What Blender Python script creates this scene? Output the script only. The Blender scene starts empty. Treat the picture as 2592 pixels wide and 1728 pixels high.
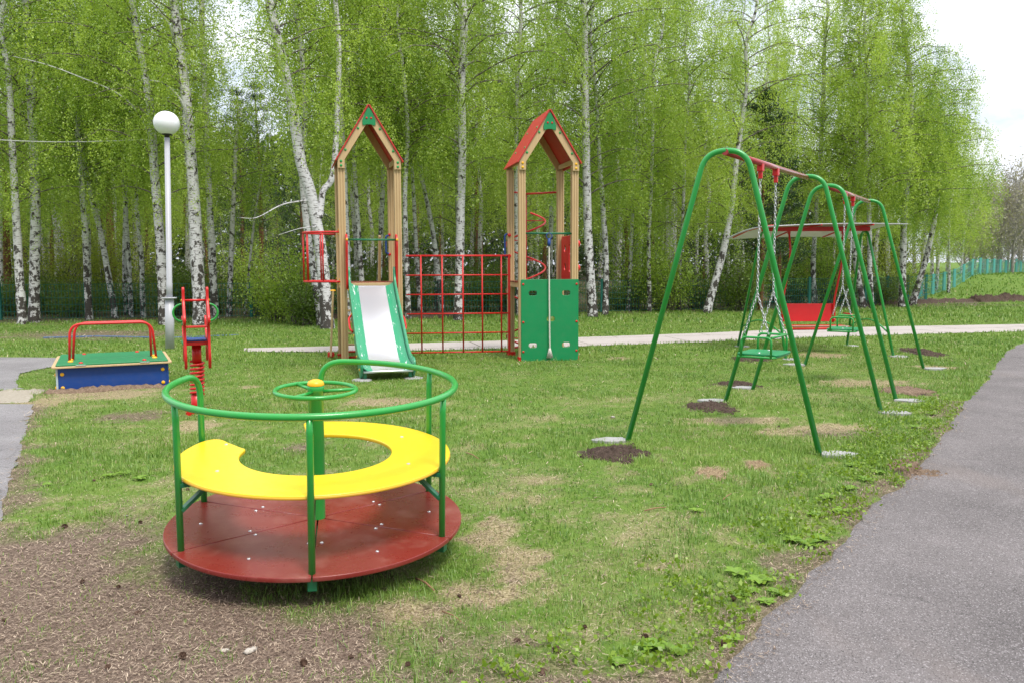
import bpy, bmesh, math, random
import numpy as np
from mathutils import Vector, Matrix
rng = np.random.default_rng(7); random.seed(7)
R_ = math.radians; PI = math.pi
sc = bpy.context.scene; COL = sc.collection

# ------------------------------------------------------------------ camera, sky, sun, exposure
F_PX = 2100.0; PITCH = R_(5.2); ROLL = R_(0.2); EYE = 1.5
cam_d = bpy.data.cameras.new('camera'); cam = bpy.data.objects.new('camera', cam_d); COL.objects.link(cam)
cam_d.sensor_width = 22.3; cam_d.lens = 22.3*F_PX/2592; cam_d.clip_end = 600; cam_d.clip_start = .05
cam.location = (0, 0, EYE)
_f = Vector((0, math.cos(PITCH), -math.sin(PITCH))); _u = Vector((0, math.sin(PITCH), math.cos(PITCH))); _r = Vector((1, 0, 0))
_m = Matrix((_r, _u, -_f)).transposed() @ Matrix.Rotation(-ROLL, 3, 'Z')
cam.rotation_euler = _m.to_euler()
cam_d.dof.use_dof = True; cam_d.dof.focus_distance = 5.5; cam_d.dof.aperture_fstop = 4.5
sc.camera = cam
SUN_EL, SUN_AZ = R_(60), R_(150)
w = bpy.data.worlds.new('World'); sc.world = w; w.use_nodes = True
nt = w.node_tree; bg = nt.nodes['Background']; bg.inputs[1].default_value = .11
sky = nt.nodes.new('ShaderNodeTexSky'); sky.sky_type = 'NISHITA'; sky.sun_disc = False
sky.sun_elevation = SUN_EL; sky.sun_rotation = SUN_AZ; sky.air_density = 1.0; sky.dust_density = 1.5
tc = nt.nodes.new('ShaderNodeTexCoord'); mp = nt.nodes.new('ShaderNodeMapping'); mp.inputs['Scale'].default_value = (1, 1, 2.2)
nz = nt.nodes.new('ShaderNodeTexNoise'); nz.inputs['Scale'].default_value = 3.2; nz.inputs['Detail'].default_value = 7; nz.inputs['Roughness'].default_value = .6
cr = nt.nodes.new('ShaderNodeValToRGB'); cr.color_ramp.elements[0].position = .36; cr.color_ramp.elements[1].position = .5
cr.color_ramp.elements[0].color = (.25, .25, .25, 1)
mx = nt.nodes.new('ShaderNodeMix'); mx.data_type = 'RGBA'; mx.inputs['B'].default_value = (9.6, 9.9, 10.3, 1)
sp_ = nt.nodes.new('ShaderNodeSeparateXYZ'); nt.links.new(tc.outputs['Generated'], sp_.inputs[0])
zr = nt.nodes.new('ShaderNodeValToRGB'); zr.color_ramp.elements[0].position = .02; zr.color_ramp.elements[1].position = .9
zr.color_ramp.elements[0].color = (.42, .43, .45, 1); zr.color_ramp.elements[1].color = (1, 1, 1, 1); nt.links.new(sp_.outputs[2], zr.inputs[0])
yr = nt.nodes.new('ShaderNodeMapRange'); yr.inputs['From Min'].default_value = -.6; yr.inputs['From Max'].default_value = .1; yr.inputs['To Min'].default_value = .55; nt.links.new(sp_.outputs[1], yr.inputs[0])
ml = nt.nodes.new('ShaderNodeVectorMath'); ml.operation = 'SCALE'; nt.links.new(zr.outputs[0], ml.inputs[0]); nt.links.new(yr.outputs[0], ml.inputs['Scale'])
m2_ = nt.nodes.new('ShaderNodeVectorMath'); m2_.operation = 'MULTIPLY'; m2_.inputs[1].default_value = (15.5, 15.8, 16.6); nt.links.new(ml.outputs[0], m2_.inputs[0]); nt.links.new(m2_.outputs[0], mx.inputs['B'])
nt.links.new(tc.outputs['Generated'], mp.inputs[0]); nt.links.new(mp.outputs[0], nz.inputs[0]); nt.links.new(nz.outputs[0], cr.inputs[0])
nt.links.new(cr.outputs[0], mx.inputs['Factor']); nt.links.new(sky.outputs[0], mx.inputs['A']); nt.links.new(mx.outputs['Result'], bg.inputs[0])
sd = bpy.data.lights.new('sun', 'SUN'); sd.energy = 2.3; sd.angle = R_(17); sd.color = (1, .95, .86)
so = bpy.data.objects.new('sun', sd); COL.objects.link(so)
sv = Vector((math.sin(SUN_AZ)*math.cos(SUN_EL), math.cos(SUN_AZ)*math.cos(SUN_EL), math.sin(SUN_EL)))
so.rotation_euler = sv.to_track_quat('Z', 'Y').to_euler(); so.location = (0, 10, 30)
sc.view_settings.view_transform = 'Standard'; sc.view_settings.look = 'None'; sc.view_settings.gamma = 1
sc.view_settings.exposure = .53
sc.cycles.max_bounces = 6; sc.cycles.transparent_max_bounces = 8; sc.cycles.sample_clamp_indirect = 6

# ------------------------------------------------------------------ pixel <-> world helpers (ground points and known depths only)
def ray(px, py):
    x = (px-1296)/F_PX; y = -(py-864)/F_PX
    x, y = x*math.cos(ROLL)+y*math.sin(ROLL), -x*math.sin(ROLL)+y*math.cos(ROLL)
    return Vector((x, math.cos(PITCH)+y*math.sin(PITCH), -math.sin(PITCH)+y*math.cos(PITCH)))
def G(px, py, z=0.): d = ray(px, py); return Vector((0, 0, EYE)) + d*((z-EYE)/d.z)
def at(px, py, Y): d = ray(px, py); return Vector((0, 0, EYE)) + d*(Y/d.y)
def D(px, py): return (px*1.10204, py*1.10204)

# ------------------------------------------------------------------ materials
def newmat(name):
    m = bpy.data.materials.new(name); m.use_nodes = True
    nt = m.node_tree; b = nt.nodes['Principled BSDF']; return m, nt, b
def N(nt, t, **k):
    n = nt.nodes.new(t)
    for a, v in k.items(): setattr(n, a, v)
    return n
def noise(nt, scale, detail=4, rough=.55, coord='Object', stretch=(1, 1, 1), rnd=False):
    tc = N(nt, 'ShaderNodeTexCoord'); mp = N(nt, 'ShaderNodeMapping'); mp.inputs['Scale'].default_value = stretch
    nt.links.new(tc.outputs[coord], mp.inputs[0])
    if rnd:
        oi = N(nt, 'ShaderNodeObjectInfo'); ma = N(nt, 'ShaderNodeMath', operation='MULTIPLY'); ma.inputs[1].default_value = 57
        nt.links.new(oi.outputs['Random'], ma.inputs[0]); nt.links.new(ma.outputs[0], mp.inputs['Location'])
    n = N(nt, 'ShaderNodeTexNoise'); n.inputs['Scale'].default_value = scale; n.inputs['Detail'].default_value = detail; n.inputs['Roughness'].default_value = rough
    nt.links.new(mp.outputs[0], n.inputs[0]); return n
def ramp(nt, src, stops):
    r = N(nt, 'ShaderNodeValToRGB'); e = r.color_ramp.elements
    while len(e) < len(stops): e.new(.5)
    for q, (p, c) in zip(e, stops): q.position = p; q.color = (*c, 1) if len(c) == 3 else c
    nt.links.new(src, r.inputs[0]); return r
def mix(nt, fac, a, b, blend='MIX'):
    m = N(nt, 'ShaderNodeMix', data_type='RGBA', blend_type=blend)
    for s, v in (('Factor', fac), ('A', a), ('B', b)):
        if hasattr(v, 'is_linked') or isinstance(v, bpy.types.NodeSocket): nt.links.new(v, m.inputs[s])
        else: m.inputs[s].default_value = v if s == 'Factor' else (*v, 1)
    return m.outputs['Result']
def bump(nt, b, h, strength, dist=.01):
    n = N(nt, 'ShaderNodeBump'); n.inputs['Strength'].default_value = strength; n.inputs['Distance'].default_value = dist
    nt.links.new(h, n.inputs['Height']); nt.links.new(n.outputs[0], b.inputs['Normal'])
def g3(v): return (v, v, v)
def paint(name, c, rough=.3, metal=0., dirt=.15, dirtc=(.25, .2, .14), bmp=.05, scale=14, coat=0.):
    m, nt, b = newmat(name)
    n = noise(nt, scale, 6, .65); r = ramp(nt, n.outputs[0], [(.45, g3(0)), (.8, g3(1))])
    mu = N(nt, 'ShaderNodeMath', operation='MULTIPLY'); mu.inputs[1].default_value = dirt; nt.links.new(r.outputs[0], mu.inputs[0])
    n2 = noise(nt, 3, 3); c2 = mix(nt, n2.outputs[0], tuple(x*.88 for x in c), tuple(min(1, x*1.1) for x in c))
    nt.links.new(mix(nt, mu.outputs[0], c2, dirtc), b.inputs['Base Color'])
    mr = N(nt, 'ShaderNodeMapRange'); mr.inputs['To Min'].default_value = rough*.8; mr.inputs['To Max'].default_value = min(1, rough*1.5)
    nt.links.new(n.outputs[0], mr.inputs[0]); nt.links.new(mr.outputs[0], b.inputs['Roughness'])
    b.inputs['Metallic'].default_value = metal; b.inputs['Coat Weight'].default_value = coat; b.inputs['Coat Roughness'].default_value = .15
    nb = noise(nt, 60, 3); bump(nt, b, nb.outputs[0], bmp, .004)
    return m
M = {}
M['green'] = paint('green_paint', (.016, .31, .045), .27, dirt=.1, coat=.3)
M['sgreen'] = paint('swing_green_paint', (.016, .30, .05), .3, dirt=.12, coat=.2)
M['dgreen'] = paint('dark_green_paint', (.008, .14, .06), .32, dirt=.12)
M['pgreen'] = paint('green_panel', (.004, .235, .078), .38, dirt=.06)
M['lgreen'] = paint('slide_green', (.03, .27, .13), .3, dirt=.12, dirtc=(.5, .55, .5))
M['lidgreen'] = paint('lid_green', (.012, .20, .075), .4, dirt=.3, dirtc=(.12, .25, .12))
M['red'] = paint('red_paint', (.56, .010, .010), .33, dirt=.05, coat=.0)
M['roofred'] = paint('roof_red', (.50, .028, .022), .4, dirt=.08)
M['barred'] = paint('bar_red', (.33, .02, .018), .22, dirt=.1, coat=.5)
M['yellow'] = paint('yellow_paint', (.80, .56, .010), .3, dirt=.05, dirtc=(.5, .36, .08), coat=.25)
M['orange'] = paint('edge_orange', (.72, .40, .03), .4, dirt=.2)
M['cap'] = paint('yellow_cap', (.85, .45, .01), .35, dirt=.04)
M['gcap'] = paint('green_cap', (.01, .30, .07), .35, dirt=.04)
M['blue'] = paint('blue_paint', (.004, .05, .25), .45, dirt=.08)
M['brown'] = None
M['black'] = paint('black_plastic', (.012, .012, .013), .5)
M['white'] = paint('white_paint', (.44, .45, .49), .35, dirt=.3, dirtc=(.38, .37, .35))
M['globe'] = paint('white_globe', (.82, .84, .88), .12, dirt=.02, bmp=0)
M['bolt'] = paint('zinc_bolt', (.75, .75, .76), .22, metal=.9, dirt=.1)
M['chain'] = paint('zinc_chain', (.62, .63, .65), .3, metal=.9, dirt=.15)
M['sheet'] = paint('grey_plastic_sheet', (.50, .51, .56), .3, dirt=.25, dirtc=(.3, .29, .28))
M['rope'] = paint('rope_fibre', (.66, .64, .58), .8, dirt=.2)
M['pinkwht'] = paint('worn_seat_edge', (.55, .48, .40), .5)
M['fence'] = paint('fence_teal', (.008, .15, .12), .5, dirt=.1)
M['fence2'] = paint('fence_turquoise', (.10, .40, .38), .5, dirt=.1)
M['concrete'] = paint('concrete', (.33, .33, .33), .9, dirt=.5, dirtc=(.22, .2, .17), bmp=.5, scale=9)
M['cable'] = paint('pale_cable', (.6, .6, .6), .5)
M['conem'] = paint('pine_cone', (.10, .055, .035), .8, bmp=.3)
M['twig'] = paint('twig_bark', (.26, .14, .075), .8, bmp=.3, scale=30)
M['stone'] = paint('pale_stone', (.42, .38, .33), .85, bmp=.4)
M['bluestrip'] = paint('blue_strip', (.07, .13, .27), .7, dirt=.9, dirtc=(.12, .16, .14), scale=4)
def mk_platform():
    m, nt, b = newmat('brown_red_deck')
    n = noise(nt, 5, 8, .7); n2 = noise(nt, 150, 2, .5); n3 = noise(nt, 2.2, 4, .6, stretch=(1, 2.4, 1))
    c = mix(nt, n3.outputs[0], (.17, .016, .014), (.24, .030, .025))
    f = ramp(nt, n.outputs[0], [(.5, g3(0)), (.85, g3(.45))]); c = mix(nt, f.outputs[0], c, (.45, .24, .19))
    f2 = ramp(nt, n2.outputs[0], [(.70, g3(0)), (.76, g3(.6))]); c = mix(nt, f2.outputs[0], c, (.55, .38, .25))
    nt.links.new(c, b.inputs['Base Color'])
    mr = N(nt, 'ShaderNodeMapRange'); mr.inputs['To Min'].default_value = .16; mr.inputs['To Max'].default_value = .42; b.inputs['Specular IOR Level'].default_value = .45
    nt.links.new(n.outputs[0], mr.inputs[0]); nt.links.new(mr.outputs[0], b.inputs['Roughness'])
    bump(nt, b, n2.outputs[0], .08, .002); return m
M['deck'] = mk_platform()
def mk_beige():
    m, nt, b = newmat('beige_composite')
    n = noise(nt, 30, 5, .6, stretch=(1, 1, .05)); n2 = noise(nt, 1.5, 4)
    c = mix(nt, n.outputs[0], (.46, .31, .15), (.62, .45, .25)); c = mix(nt, ramp(nt, n2.outputs[0], [(.5, g3(0)), (.8, g3(.35))]).outputs[0], c, (.36, .27, .16))
    nt.links.new(c, b.inputs['Base Color']); b.inputs['Roughness'].default_value = .55; bump(nt, b, n.outputs[0], .15, .003); return m
M['beige'] = mk_beige()
def mk_scuff():
    m, nt, b = newmat('scuffed_green'); n = noise(nt, 9, 5, .7, stretch=(3, .5, .5))
    c = mix(nt, ramp(nt, n.outputs[0], [(.60, g3(0)), (.63, g3(1))]).outputs[0], (.03, .30, .15), (.75, .78, .78)); nt.links.new(c, b.inputs['Base Color']); b.inputs['Roughness'].default_value = .35; return m
M['scuff'] = mk_scuff()
def mk_steel():
    m, nt, b = newmat('slide_steel')
    n = noise(nt, 30, 3, .6, stretch=(8, .25, .25)); b.inputs['Base Color'].default_value = (.93, .95, .98, 1)
    b.inputs['Metallic'].default_value = 1; b.inputs['Roughness'].default_value = .33
    bump(nt, b, n.outputs[0], .12, .002); return m
M['steel'] = mk_steel()
def mk_bark():
    m, nt, b = newmat('birch_bark')
    n = noise(nt, 1, 4, .6, stretch=(2.0, 2.0, 2.0), rnd=True)
    base = mix(nt, n.outputs[0], (.46, .45, .46), (.74, .73, .76))
    # thin horizontal lenticels
    l = noise(nt, 1, 2, .5, stretch=(8, 8, 48), rnd=True); lr = ramp(nt, l.outputs[0], [(.57, g3(0)), (.63, g3(.85))])
    base = mix(nt, lr.outputs[0], base, (.07, .055, .045))
    # larger black chevron patches
    p = noise(nt, 1, 5, .7, stretch=(7, 7, 5.5), rnd=True); 
    tc = N(nt, 'ShaderNodeTexCoord'); sx = N(nt, 'ShaderNodeSeparateXYZ'); nt.links.new(tc.outputs['Object'], sx.inputs[0])
    mr = N(nt, 'ShaderNodeMapRange'); mr.inputs['From Min'].default_value = .25; mr.inputs['From Max'].default_value = 2.6
    mr.inputs['To Min'].default_value = .085; mr.inputs['To Max'].default_value = -.01; nt.links.new(sx.outputs[2], mr.inputs[0])
    ad = N(nt, 'ShaderNodeMath', operation='ADD'); nt.links.new(p.outputs[0], ad.inputs[0]); nt.links.new(mr.outputs[0], ad.inputs[1])
    pr = ramp(nt, ad.outputs[0], [(.545, g3(0)), (.575, g3(.96))]); base = mix(nt, pr.outputs[0], base, (.035, .027, .022))
    nt.links.new(base, b.inputs['Base Color']); b.inputs['Roughness'].default_value = .8
    bump(nt, b, p.outputs[0], .5, .03); return m
M['bark'] = mk_bark()
def mk_rough_bark(name, c1, c2, st=(8, 8, 1.6)):
    m, nt, b = newmat(name); n = noise(nt, 1.4, 6, .7, stretch=st, rnd=True)
    nt.links.new(ramp(nt, n.outputs[0], [(.35, c1), (.65, c2)]).outputs[0], b.inputs['Base Color']); b.inputs['Roughness'].default_value = .9
    bump(nt, b, n.outputs[0], .6, .03); return m
M['branch'] = mk_rough_bark('branch_bark', (.05, .04, .032), (.24, .21, .18))
M['pinebark'] = mk_rough_bark('pine_bark', (.07, .035, .02), (.28, .13, .06))
M['greytree'] = mk_rough_bark('bare_tree_bark', (.20, .18, .17), (.42, .39, .37))
def mk_leaf(name, c1, c2, trans=.42, var=.35):
    m = bpy.data.materials.new(name); m.use_nodes = True; nt = m.node_tree; nt.nodes.clear()
    out = N(nt, 'ShaderNodeOutputMaterial'); at_ = N(nt, 'ShaderNodeAttribute', attribute_name='v'); oi = N(nt, 'ShaderNodeObjectInfo')
    mu = N(nt, 'ShaderNodeMath', operation='MULTIPLY_ADD'); mu.inputs[1].default_value = var; nt.links.new(oi.outputs['Random'], mu.inputs[0])
    mu2 = N(nt, 'ShaderNodeMath', operation='MULTIPLY'); mu2.inputs[1].default_value = 1-var; nt.links.new(at_.outputs['Fac'], mu2.inputs[0])
    nt.links.new(mu2.outputs[0], mu.inputs[2])
    c = mix(nt, mu.outputs[0], c1, c2)
    d = N(nt, 'ShaderNodeBsdfDiffuse'); t = N(nt, 'ShaderNodeBsdfTranslucent'); g = N(nt, 'ShaderNodeBsdfGlossy'); g.inputs['Roughness'].default_value = .45
    nt.links.new(c, d.inputs[0])
    c2_ = mix(nt, 1., c, (1.25, 1.2, .7), 'MULTIPLY'); nt.links.new(c2_, t.inputs[0]); g.inputs[0].default_value = (1, 1, 1, 1)
    m1 = N(nt, 'ShaderNodeMixShader'); m1.inputs[0].default_value = trans; nt.links.new(d.outputs[0], m1.inputs[1]); nt.links.new(t.outputs[0], m1.inputs[2])
    m2 = N(nt, 'ShaderNodeMixShader'); m2.inputs[0].default_value = .035; nt.links.new(m1.outputs[0], m2.inputs[1]); nt.links.new(g.outputs[0], m2.inputs[2])
    nt.links.new(m2.outputs[0], out.inputs[0]); return m
M['leaf'] = mk_leaf('birch_leaf', (.15, .275, .028), (.52, .67, .12), .48)
M['leafy'] = mk_leaf('young_leaf', (.20, .28, .03), (.42, .48, .07))
M['leafd'] = mk_leaf('bush_leaf', (.06, .12, .015), (.18, .28, .03))
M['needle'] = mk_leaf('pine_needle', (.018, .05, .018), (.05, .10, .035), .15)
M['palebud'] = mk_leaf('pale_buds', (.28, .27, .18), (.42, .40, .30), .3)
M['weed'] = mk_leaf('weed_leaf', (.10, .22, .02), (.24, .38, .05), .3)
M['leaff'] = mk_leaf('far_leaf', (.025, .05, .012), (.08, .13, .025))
M['clover'] = mk_leaf('groundcover_leaf', (.10, .20, .015), (.26, .38, .03), .3)
def mk_blade(name, stops, trans=.3):
    m = bpy.data.materials.new(name); m.use_nodes = True; nt = m.node_tree; nt.nodes.clear()
    out = N(nt, 'ShaderNodeOutputMaterial'); at_ = N(nt, 'ShaderNodeAttribute', attribute_name='v')
    r = ramp(nt, at_.outputs['Fac'], stops); d = N(nt, 'ShaderNodeBsdfDiffuse'); t = N(nt, 'ShaderNodeBsdfTranslucent')
    g = N(nt, 'ShaderNodeBsdfGlossy'); g.inputs['Roughness'].default_value = .4
    nt.links.new(r.outputs[0], d.inputs[0]); nt.links.new(r.outputs[0], t.inputs[0])
    m1 = N(nt, 'ShaderNodeMixShader'); m1.inputs[0].default_value = trans; nt.links.new(d.outputs[0], m1.inputs[1]); nt.links.new(t.outputs[0], m1.inputs[2])
    m2 = N(nt, 'ShaderNodeMixShader'); m2.inputs[0].default_value = .04; nt.links.new(m1.outputs[0], m2.inputs[1]); nt.links.new(g.outputs[0], m2.inputs[2])
    nt.links.new(m2.outputs[0], out.inputs[0]); return m
M['grass'] = mk_blade('grass_blades', [(0, (.075, .165, .026)), (.35, (.15, .27, .040)), (.68, (.275, .385, .075)), (.78, (.42, .40, .17)), (1, (.58, .50, .30))])
M['litter'] = mk_blade('dry_litter', [(0, (.08, .052, .038)), (.45, (.21, .145, .11)), (.75, (.44, .34, .25)), (1, (.62, .50, .38))], .1)
def mk_ground():
    m, nt, b = newmat('lawn_soil')
    ab = N(nt, 'ShaderNodeAttribute', attribute_name='bare'); ad = N(nt, 'ShaderNodeAttribute', attribute_name='dry'); asl = N(nt, 'ShaderNodeAttribute', attribute_name='soil')
    n1 = noise(nt, 26, 6, .7); n2 = noise(nt, 3, 5, .65); n3 = noise(nt, 90, 3, .6)
    gr = mix(nt, n1.outputs[0], (.055, .115, .014), (.14, .24, .035)); gr = mix(nt, ramp(nt, n2.outputs[0], [(.4, g3(0)), (.65, g3(.5))]).outputs[0], gr, (.17, .22, .05))
    li = ramp(nt, n3.outputs[0], [(.3, (.07, .048, .036)), (.5, (.15, .108, .082)), (.7, (.29, .225, .175))]).outputs[0]
    dr = ramp(nt, n3.outputs[0], [(.32, (.13, .105, .045)), (.5, (.27, .225, .12)), (.68, (.46, .39, .25))]).outputs[0]
    so_ = ramp(nt, n1.outputs[0], [(.3, (.022, .016, .013)), (.7, (.10, .072, .055))]).outputs[0]
    c = mix(nt, ad.outputs['Fac'], gr, dr); c = mix(nt, ab.outputs['Fac'], c, li); c = mix(nt, asl.outputs['Fac'], c, so_)
    nt.links.new(c, b.inputs['Base Color']); b.inputs['Roughness'].default_value = .95; b.inputs['Specular IOR Level'].default_value = .2
    bump(nt, b, n3.outputs[0], .6, .02); return m
M['ground'] = mk_ground()
def mk_asphalt(name, c1, c2, speck=(.40, .37, .38), warm=(.28, .22, .19)):
    m, nt, b = newmat(name)
    tc = N(nt, 'ShaderNodeTexCoord'); v = N(nt, 'ShaderNodeTexVoronoi'); v.inputs['Scale'].default_value = 210; nt.links.new(tc.outputs['Object'], v.inputs[0])
    n1 = noise(nt, 1.1, 5, .6); n2 = noise(nt, 110, 3, .7); n3 = noise(nt, .7, 4, .7, stretch=(1, .35, 1))
    c = mix(nt, n2.outputs[0], c1, c2); c = mix(nt, ramp(nt, n1.outputs[0], [(.35, g3(0)), (.65, g3(.8))]).outputs[0], c, tuple(x*1.3 for x in c2))
    sep = N(nt, 'ShaderNodeSeparateColor'); nt.links.new(v.outputs['Color'], sep.inputs[0])
    c = mix(nt, ramp(nt, sep.outputs[0], [(.80, g3(0)), (.97, g3(.85))]).outputs[0], c, speck)
    c = mix(nt, ramp(nt, sep.outputs[1], [(.80, g3(0)), (.95, g3(.75))]).outputs[0], c, tuple(x*.4 for x in c1))
    c = mix(nt, ramp(nt, n3.outputs[0], [(.58, g3(0)), (.8, g3(.5))]).outputs[0], c, warm)
    mpc = N(nt, 'ShaderNodeMapping'); nt.links.new(tc.outputs['Object'], mpc.inputs[0]); wn = noise(nt, 2.5, 4, .6); ad = N(nt, 'ShaderNodeVectorMath', operation='MULTIPLY_ADD'); ad.inputs[1].default_value = (.5, .5, .5)
    nt.links.new(wn.outputs['Color'], ad.inputs[0]); nt.links.new(mpc.outputs[0], ad.inputs[2]); vc = N(nt, 'ShaderNodeTexVoronoi', feature='DISTANCE_TO_EDGE'); vc.inputs['Scale'].default_value = .42; nt.links.new(ad.outputs[0], vc.inputs[0])
    c = mix(nt, ramp(nt, vc.outputs['Distance'], [(.001, g3(.4)), (.004, g3(0))]).outputs[0], c, tuple(x*.35 for x in c1))
    nt.links.new(c, b.inputs['Base Color']); b.inputs['Roughness'].default_value = .85
    bump(nt, b, v.outputs['Distance'], .7, .01); return m
M['asphalt'] = mk_asphalt('asphalt', (.092, .082, .081), (.17, .152, .152))
M['asphalt_old'] = mk_asphalt('old_asphalt', (.15, .14, .145), (.25, .24, .245))
def mk_slab():
    m, nt, b = newmat('pale_slabs'); n1 = noise(nt, 1.2, 6, .65); n2 = noise(nt, 40, 4, .7)
    c = mix(nt, n1.outputs[0], (.34, .30, .28), (.46, .42, .40)); c = mix(nt, ramp(nt, n2.outputs[0], [(.5, g3(0)), (.8, g3(.5))]).outputs[0], c, (.30, .27, .25))
    tc = N(nt, 'ShaderNodeTexCoord'); mp = N(nt, 'ShaderNodeMapping'); mp.inputs['Rotation'].default_value = (0, 0, R_(-14)); mp.inputs['Location'].default_value = (0, .35, 0); nt.links.new(tc.outputs['Object'], mp.inputs[0])
    br = N(nt, 'ShaderNodeTexBrick'); br.inputs['Scale'].default_value = 1; br.inputs['Brick Width'].default_value = 2.1; br.inputs['Row Height'].default_value = 1.1; br.inputs['Mortar Size'].default_value = .018; br.inputs['Mortar Smooth'].default_value = .5
    nt.links.new(mp.outputs[0], br.inputs[0]); c = mix(nt, br.outputs['Fac'], c, (.10, .09, .06))
    nt.links.new(c, b.inputs['Base Color']); b.inputs['Roughness'].default_value = .9; bump(nt, b, n2.outputs[0], .4, .01); return m
M['slab'] = mk_slab()
def mk_soil(name, a, c):
    m, nt, b = newmat(name); n = noise(nt, 30, 6, .75)
    nt.links.new(ramp(nt, n.outputs[0], [(.3, a), (.7, c)]).outputs[0], b.inputs['Base Color']); b.inputs['Roughness'].default_value = 1; b.inputs['Specular IOR Level'].default_value = .1; bump(nt, b, n.outputs[0], .9, .03); return m
M['soil'] = mk_soil('dark_soil', (.035, .025, .02), (.14, .10, .08))
M['straw'] = mk_soil('straw_debris', (.24, .16, .09), (.55, .43, .28))
M['sand'] = mk_soil('pale_sand', (.33, .29, .23), (.46, .42, .35))
M['brownsoil'] = mk_soil('needle_debris', (.12, .08, .055), (.34, .25, .18))

# ------------------------------------------------------------------ mesh helpers
def link(o, parent=None):
    COL.objects.link(o)
    if parent is not None: o.parent = parent
    return o
def tag(o, label=None, cat=None, group=None, kind=None):
    for k, v in (('label', label), ('category', cat), ('group', group), ('kind', kind)):
        if v: o[k] = v
    return o
def thing(name, loc, rz=0, label=None, cat=None, group=None):
    o = bpy.data.objects.new(name, None); o.location = loc; o.rotation_euler = (0, 0, rz); o.empty_display_size = .2
    link(o); return tag(o, label, cat, group)
class MB:
    def __init__(s): s.v = []; s.f = []; s.sm = []
    def add(s, vs, fs, smooth):
        o = len(s.v); s.v += [tuple(p) for p in vs]; s.f += [tuple(i+o for i in f) for f in fs]; s.sm += [smooth]*len(fs); return s
    def box(s, c, size, ax=None):
        x, y, z = [q/2 for q in size]; c = Vector(c); A = ax or (Vector((1, 0, 0)), Vector((0, 1, 0)), Vector((0, 0, 1)))
        vs = [c+A[0]*(sx*x)+A[1]*(sy*y)+A[2]*(sz*z) for sx in (-1, 1) for sy in (-1, 1) for sz in (-1, 1)]
        return s.add(vs, [(0, 1, 3, 2), (4, 6, 7, 5), (0, 4, 5, 1), (2, 3, 7, 6), (0, 2, 6, 4), (1, 5, 7, 3)], False)
    def beam(s, a, b, wd, th, up=(0, 0, 1)):
        a, b = Vector(a), Vector(b); d = (b-a); L = d.length; d.normalize(); up = Vector(up)
        if abs(d.dot(up)) > .95: up = Vector((1, 0, 0))
        sx = d.cross(up).normalized(); u2 = sx.cross(d).normalized()
        return s.box((a+b)/2, (L, wd, th), (d, sx, u2))
    def tube(s, pts, r, closed=False, n=12, cap=True, flat=1.):
        P = [Vector(p) for p in pts]; m = len(P); rr = r if hasattr(r, '__len__') else [r]*m
        T = []
        for i in range(m):
            if closed: t = P[(i+1) % m]-P[i-1]
            else: t = P[min(i+1, m-1)]-P[max(i-1, 0)]
            T.append(t.normalized() if t.length > 1e-9 else Vector((0, 0, 1)))
        up = Vector((0, 0, 1)) if abs(T[0].z) < .9 else Vector((1, 0, 0)); nn = T[0].cross(up).normalized(); vs = []
        for i in range(m):
            if i: nn = (nn - T[i]*nn.dot(T[i])).normalized()
            bb = T[i].cross(nn)
            for k in range(n):
                a = 2*PI*k/n; vs.append(P[i]+nn*(math.cos(a)*rr[i])+bb*(math.sin(a)*rr[i]*flat))
        fs = []
        for i in range(m if closed else m-1):
            j = (i+1) % m
            for k in range(n): k2 = (k+1) % n; fs.append((i*n+k, i*n+k2, j*n+k2, j*n+k))
        s.add(vs, fs, True)
        if cap and not closed:
            o = len(s.v)-len(vs); s.f.append(tuple(o+k for k in range(n))[::-1]); s.sm.append(False)
            s.f.append(tuple(o+(m-1)*n+k for k in range(n))); s.sm.append(False)
        return s
    def lathe(s, prof, c=(0, 0, 0), n=24, ax=None):
        c = Vector(c); A = ax or (Vector((1, 0, 0)), Vector((0, 1, 0)), Vector((0, 0, 1))); vs = []
        for r, z in prof:
            for k in range(n): a = 2*PI*k/n; vs.append(c+A[0]*(r*math.cos(a))+A[1]*(r*math.sin(a))+A[2]*z)
        fs = [(i*n+k, i*n+(k+1) % n, (i+1)*n+(k+1) % n, (i+1)*n+k) for i in range(len(prof)-1) for k in range(n)]
        s.add(vs, fs, True); return s
    def ball(s, c, r, n=14, sc_=(1, 1, 1), ax=None):
        h = n//2; prof = [(max(1e-4, r*math.sin(PI*i/h)), -r*math.cos(PI*i/h)*sc_[2]) for i in range(h+1)]
        return s.lathe(prof, c, n, ax)
    def dome(s, c, nrm, r, n=12, h=.55):
        nrm = Vector(nrm).normalized(); a = nrm.orthogonal().normalized(); b = nrm.cross(a)
        prof = [(r, 0)]+[(max(1e-4, r*math.cos(t)), r*h*math.sin(t)+.002) for t in (0, .4, .8, 1.2, PI/2)]
        return s.lathe(prof, c, n, (a, b, nrm))
    def build(s, name, mat, parent=None, bevel=0., seg=2):
        me = bpy.data.meshes.new(name); me.from_pydata(s.v, [], s.f); me.polygons.foreach_set('use_smooth', s.sm); me.materials.append(mat); me.update()
        bm = bmesh.new(); bm.from_mesh(me); bmesh.ops.recalc_face_normals(bm, faces=bm.faces)
        if bevel:
            es = [e for e in bm.edges if len(e.link_faces) == 2 and not (e.link_faces[0].smooth and e.link_faces[1].smooth) and e.calc_face_angle(0) > .5]
            if es: bmesh.ops.bevel(bm, geom=es, offset=bevel, segments=seg, affect='EDGES', profile=.6)
        bm.to_mesh(me); bm.free()
        return link(bpy.data.objects.new(name, me), parent)
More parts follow.
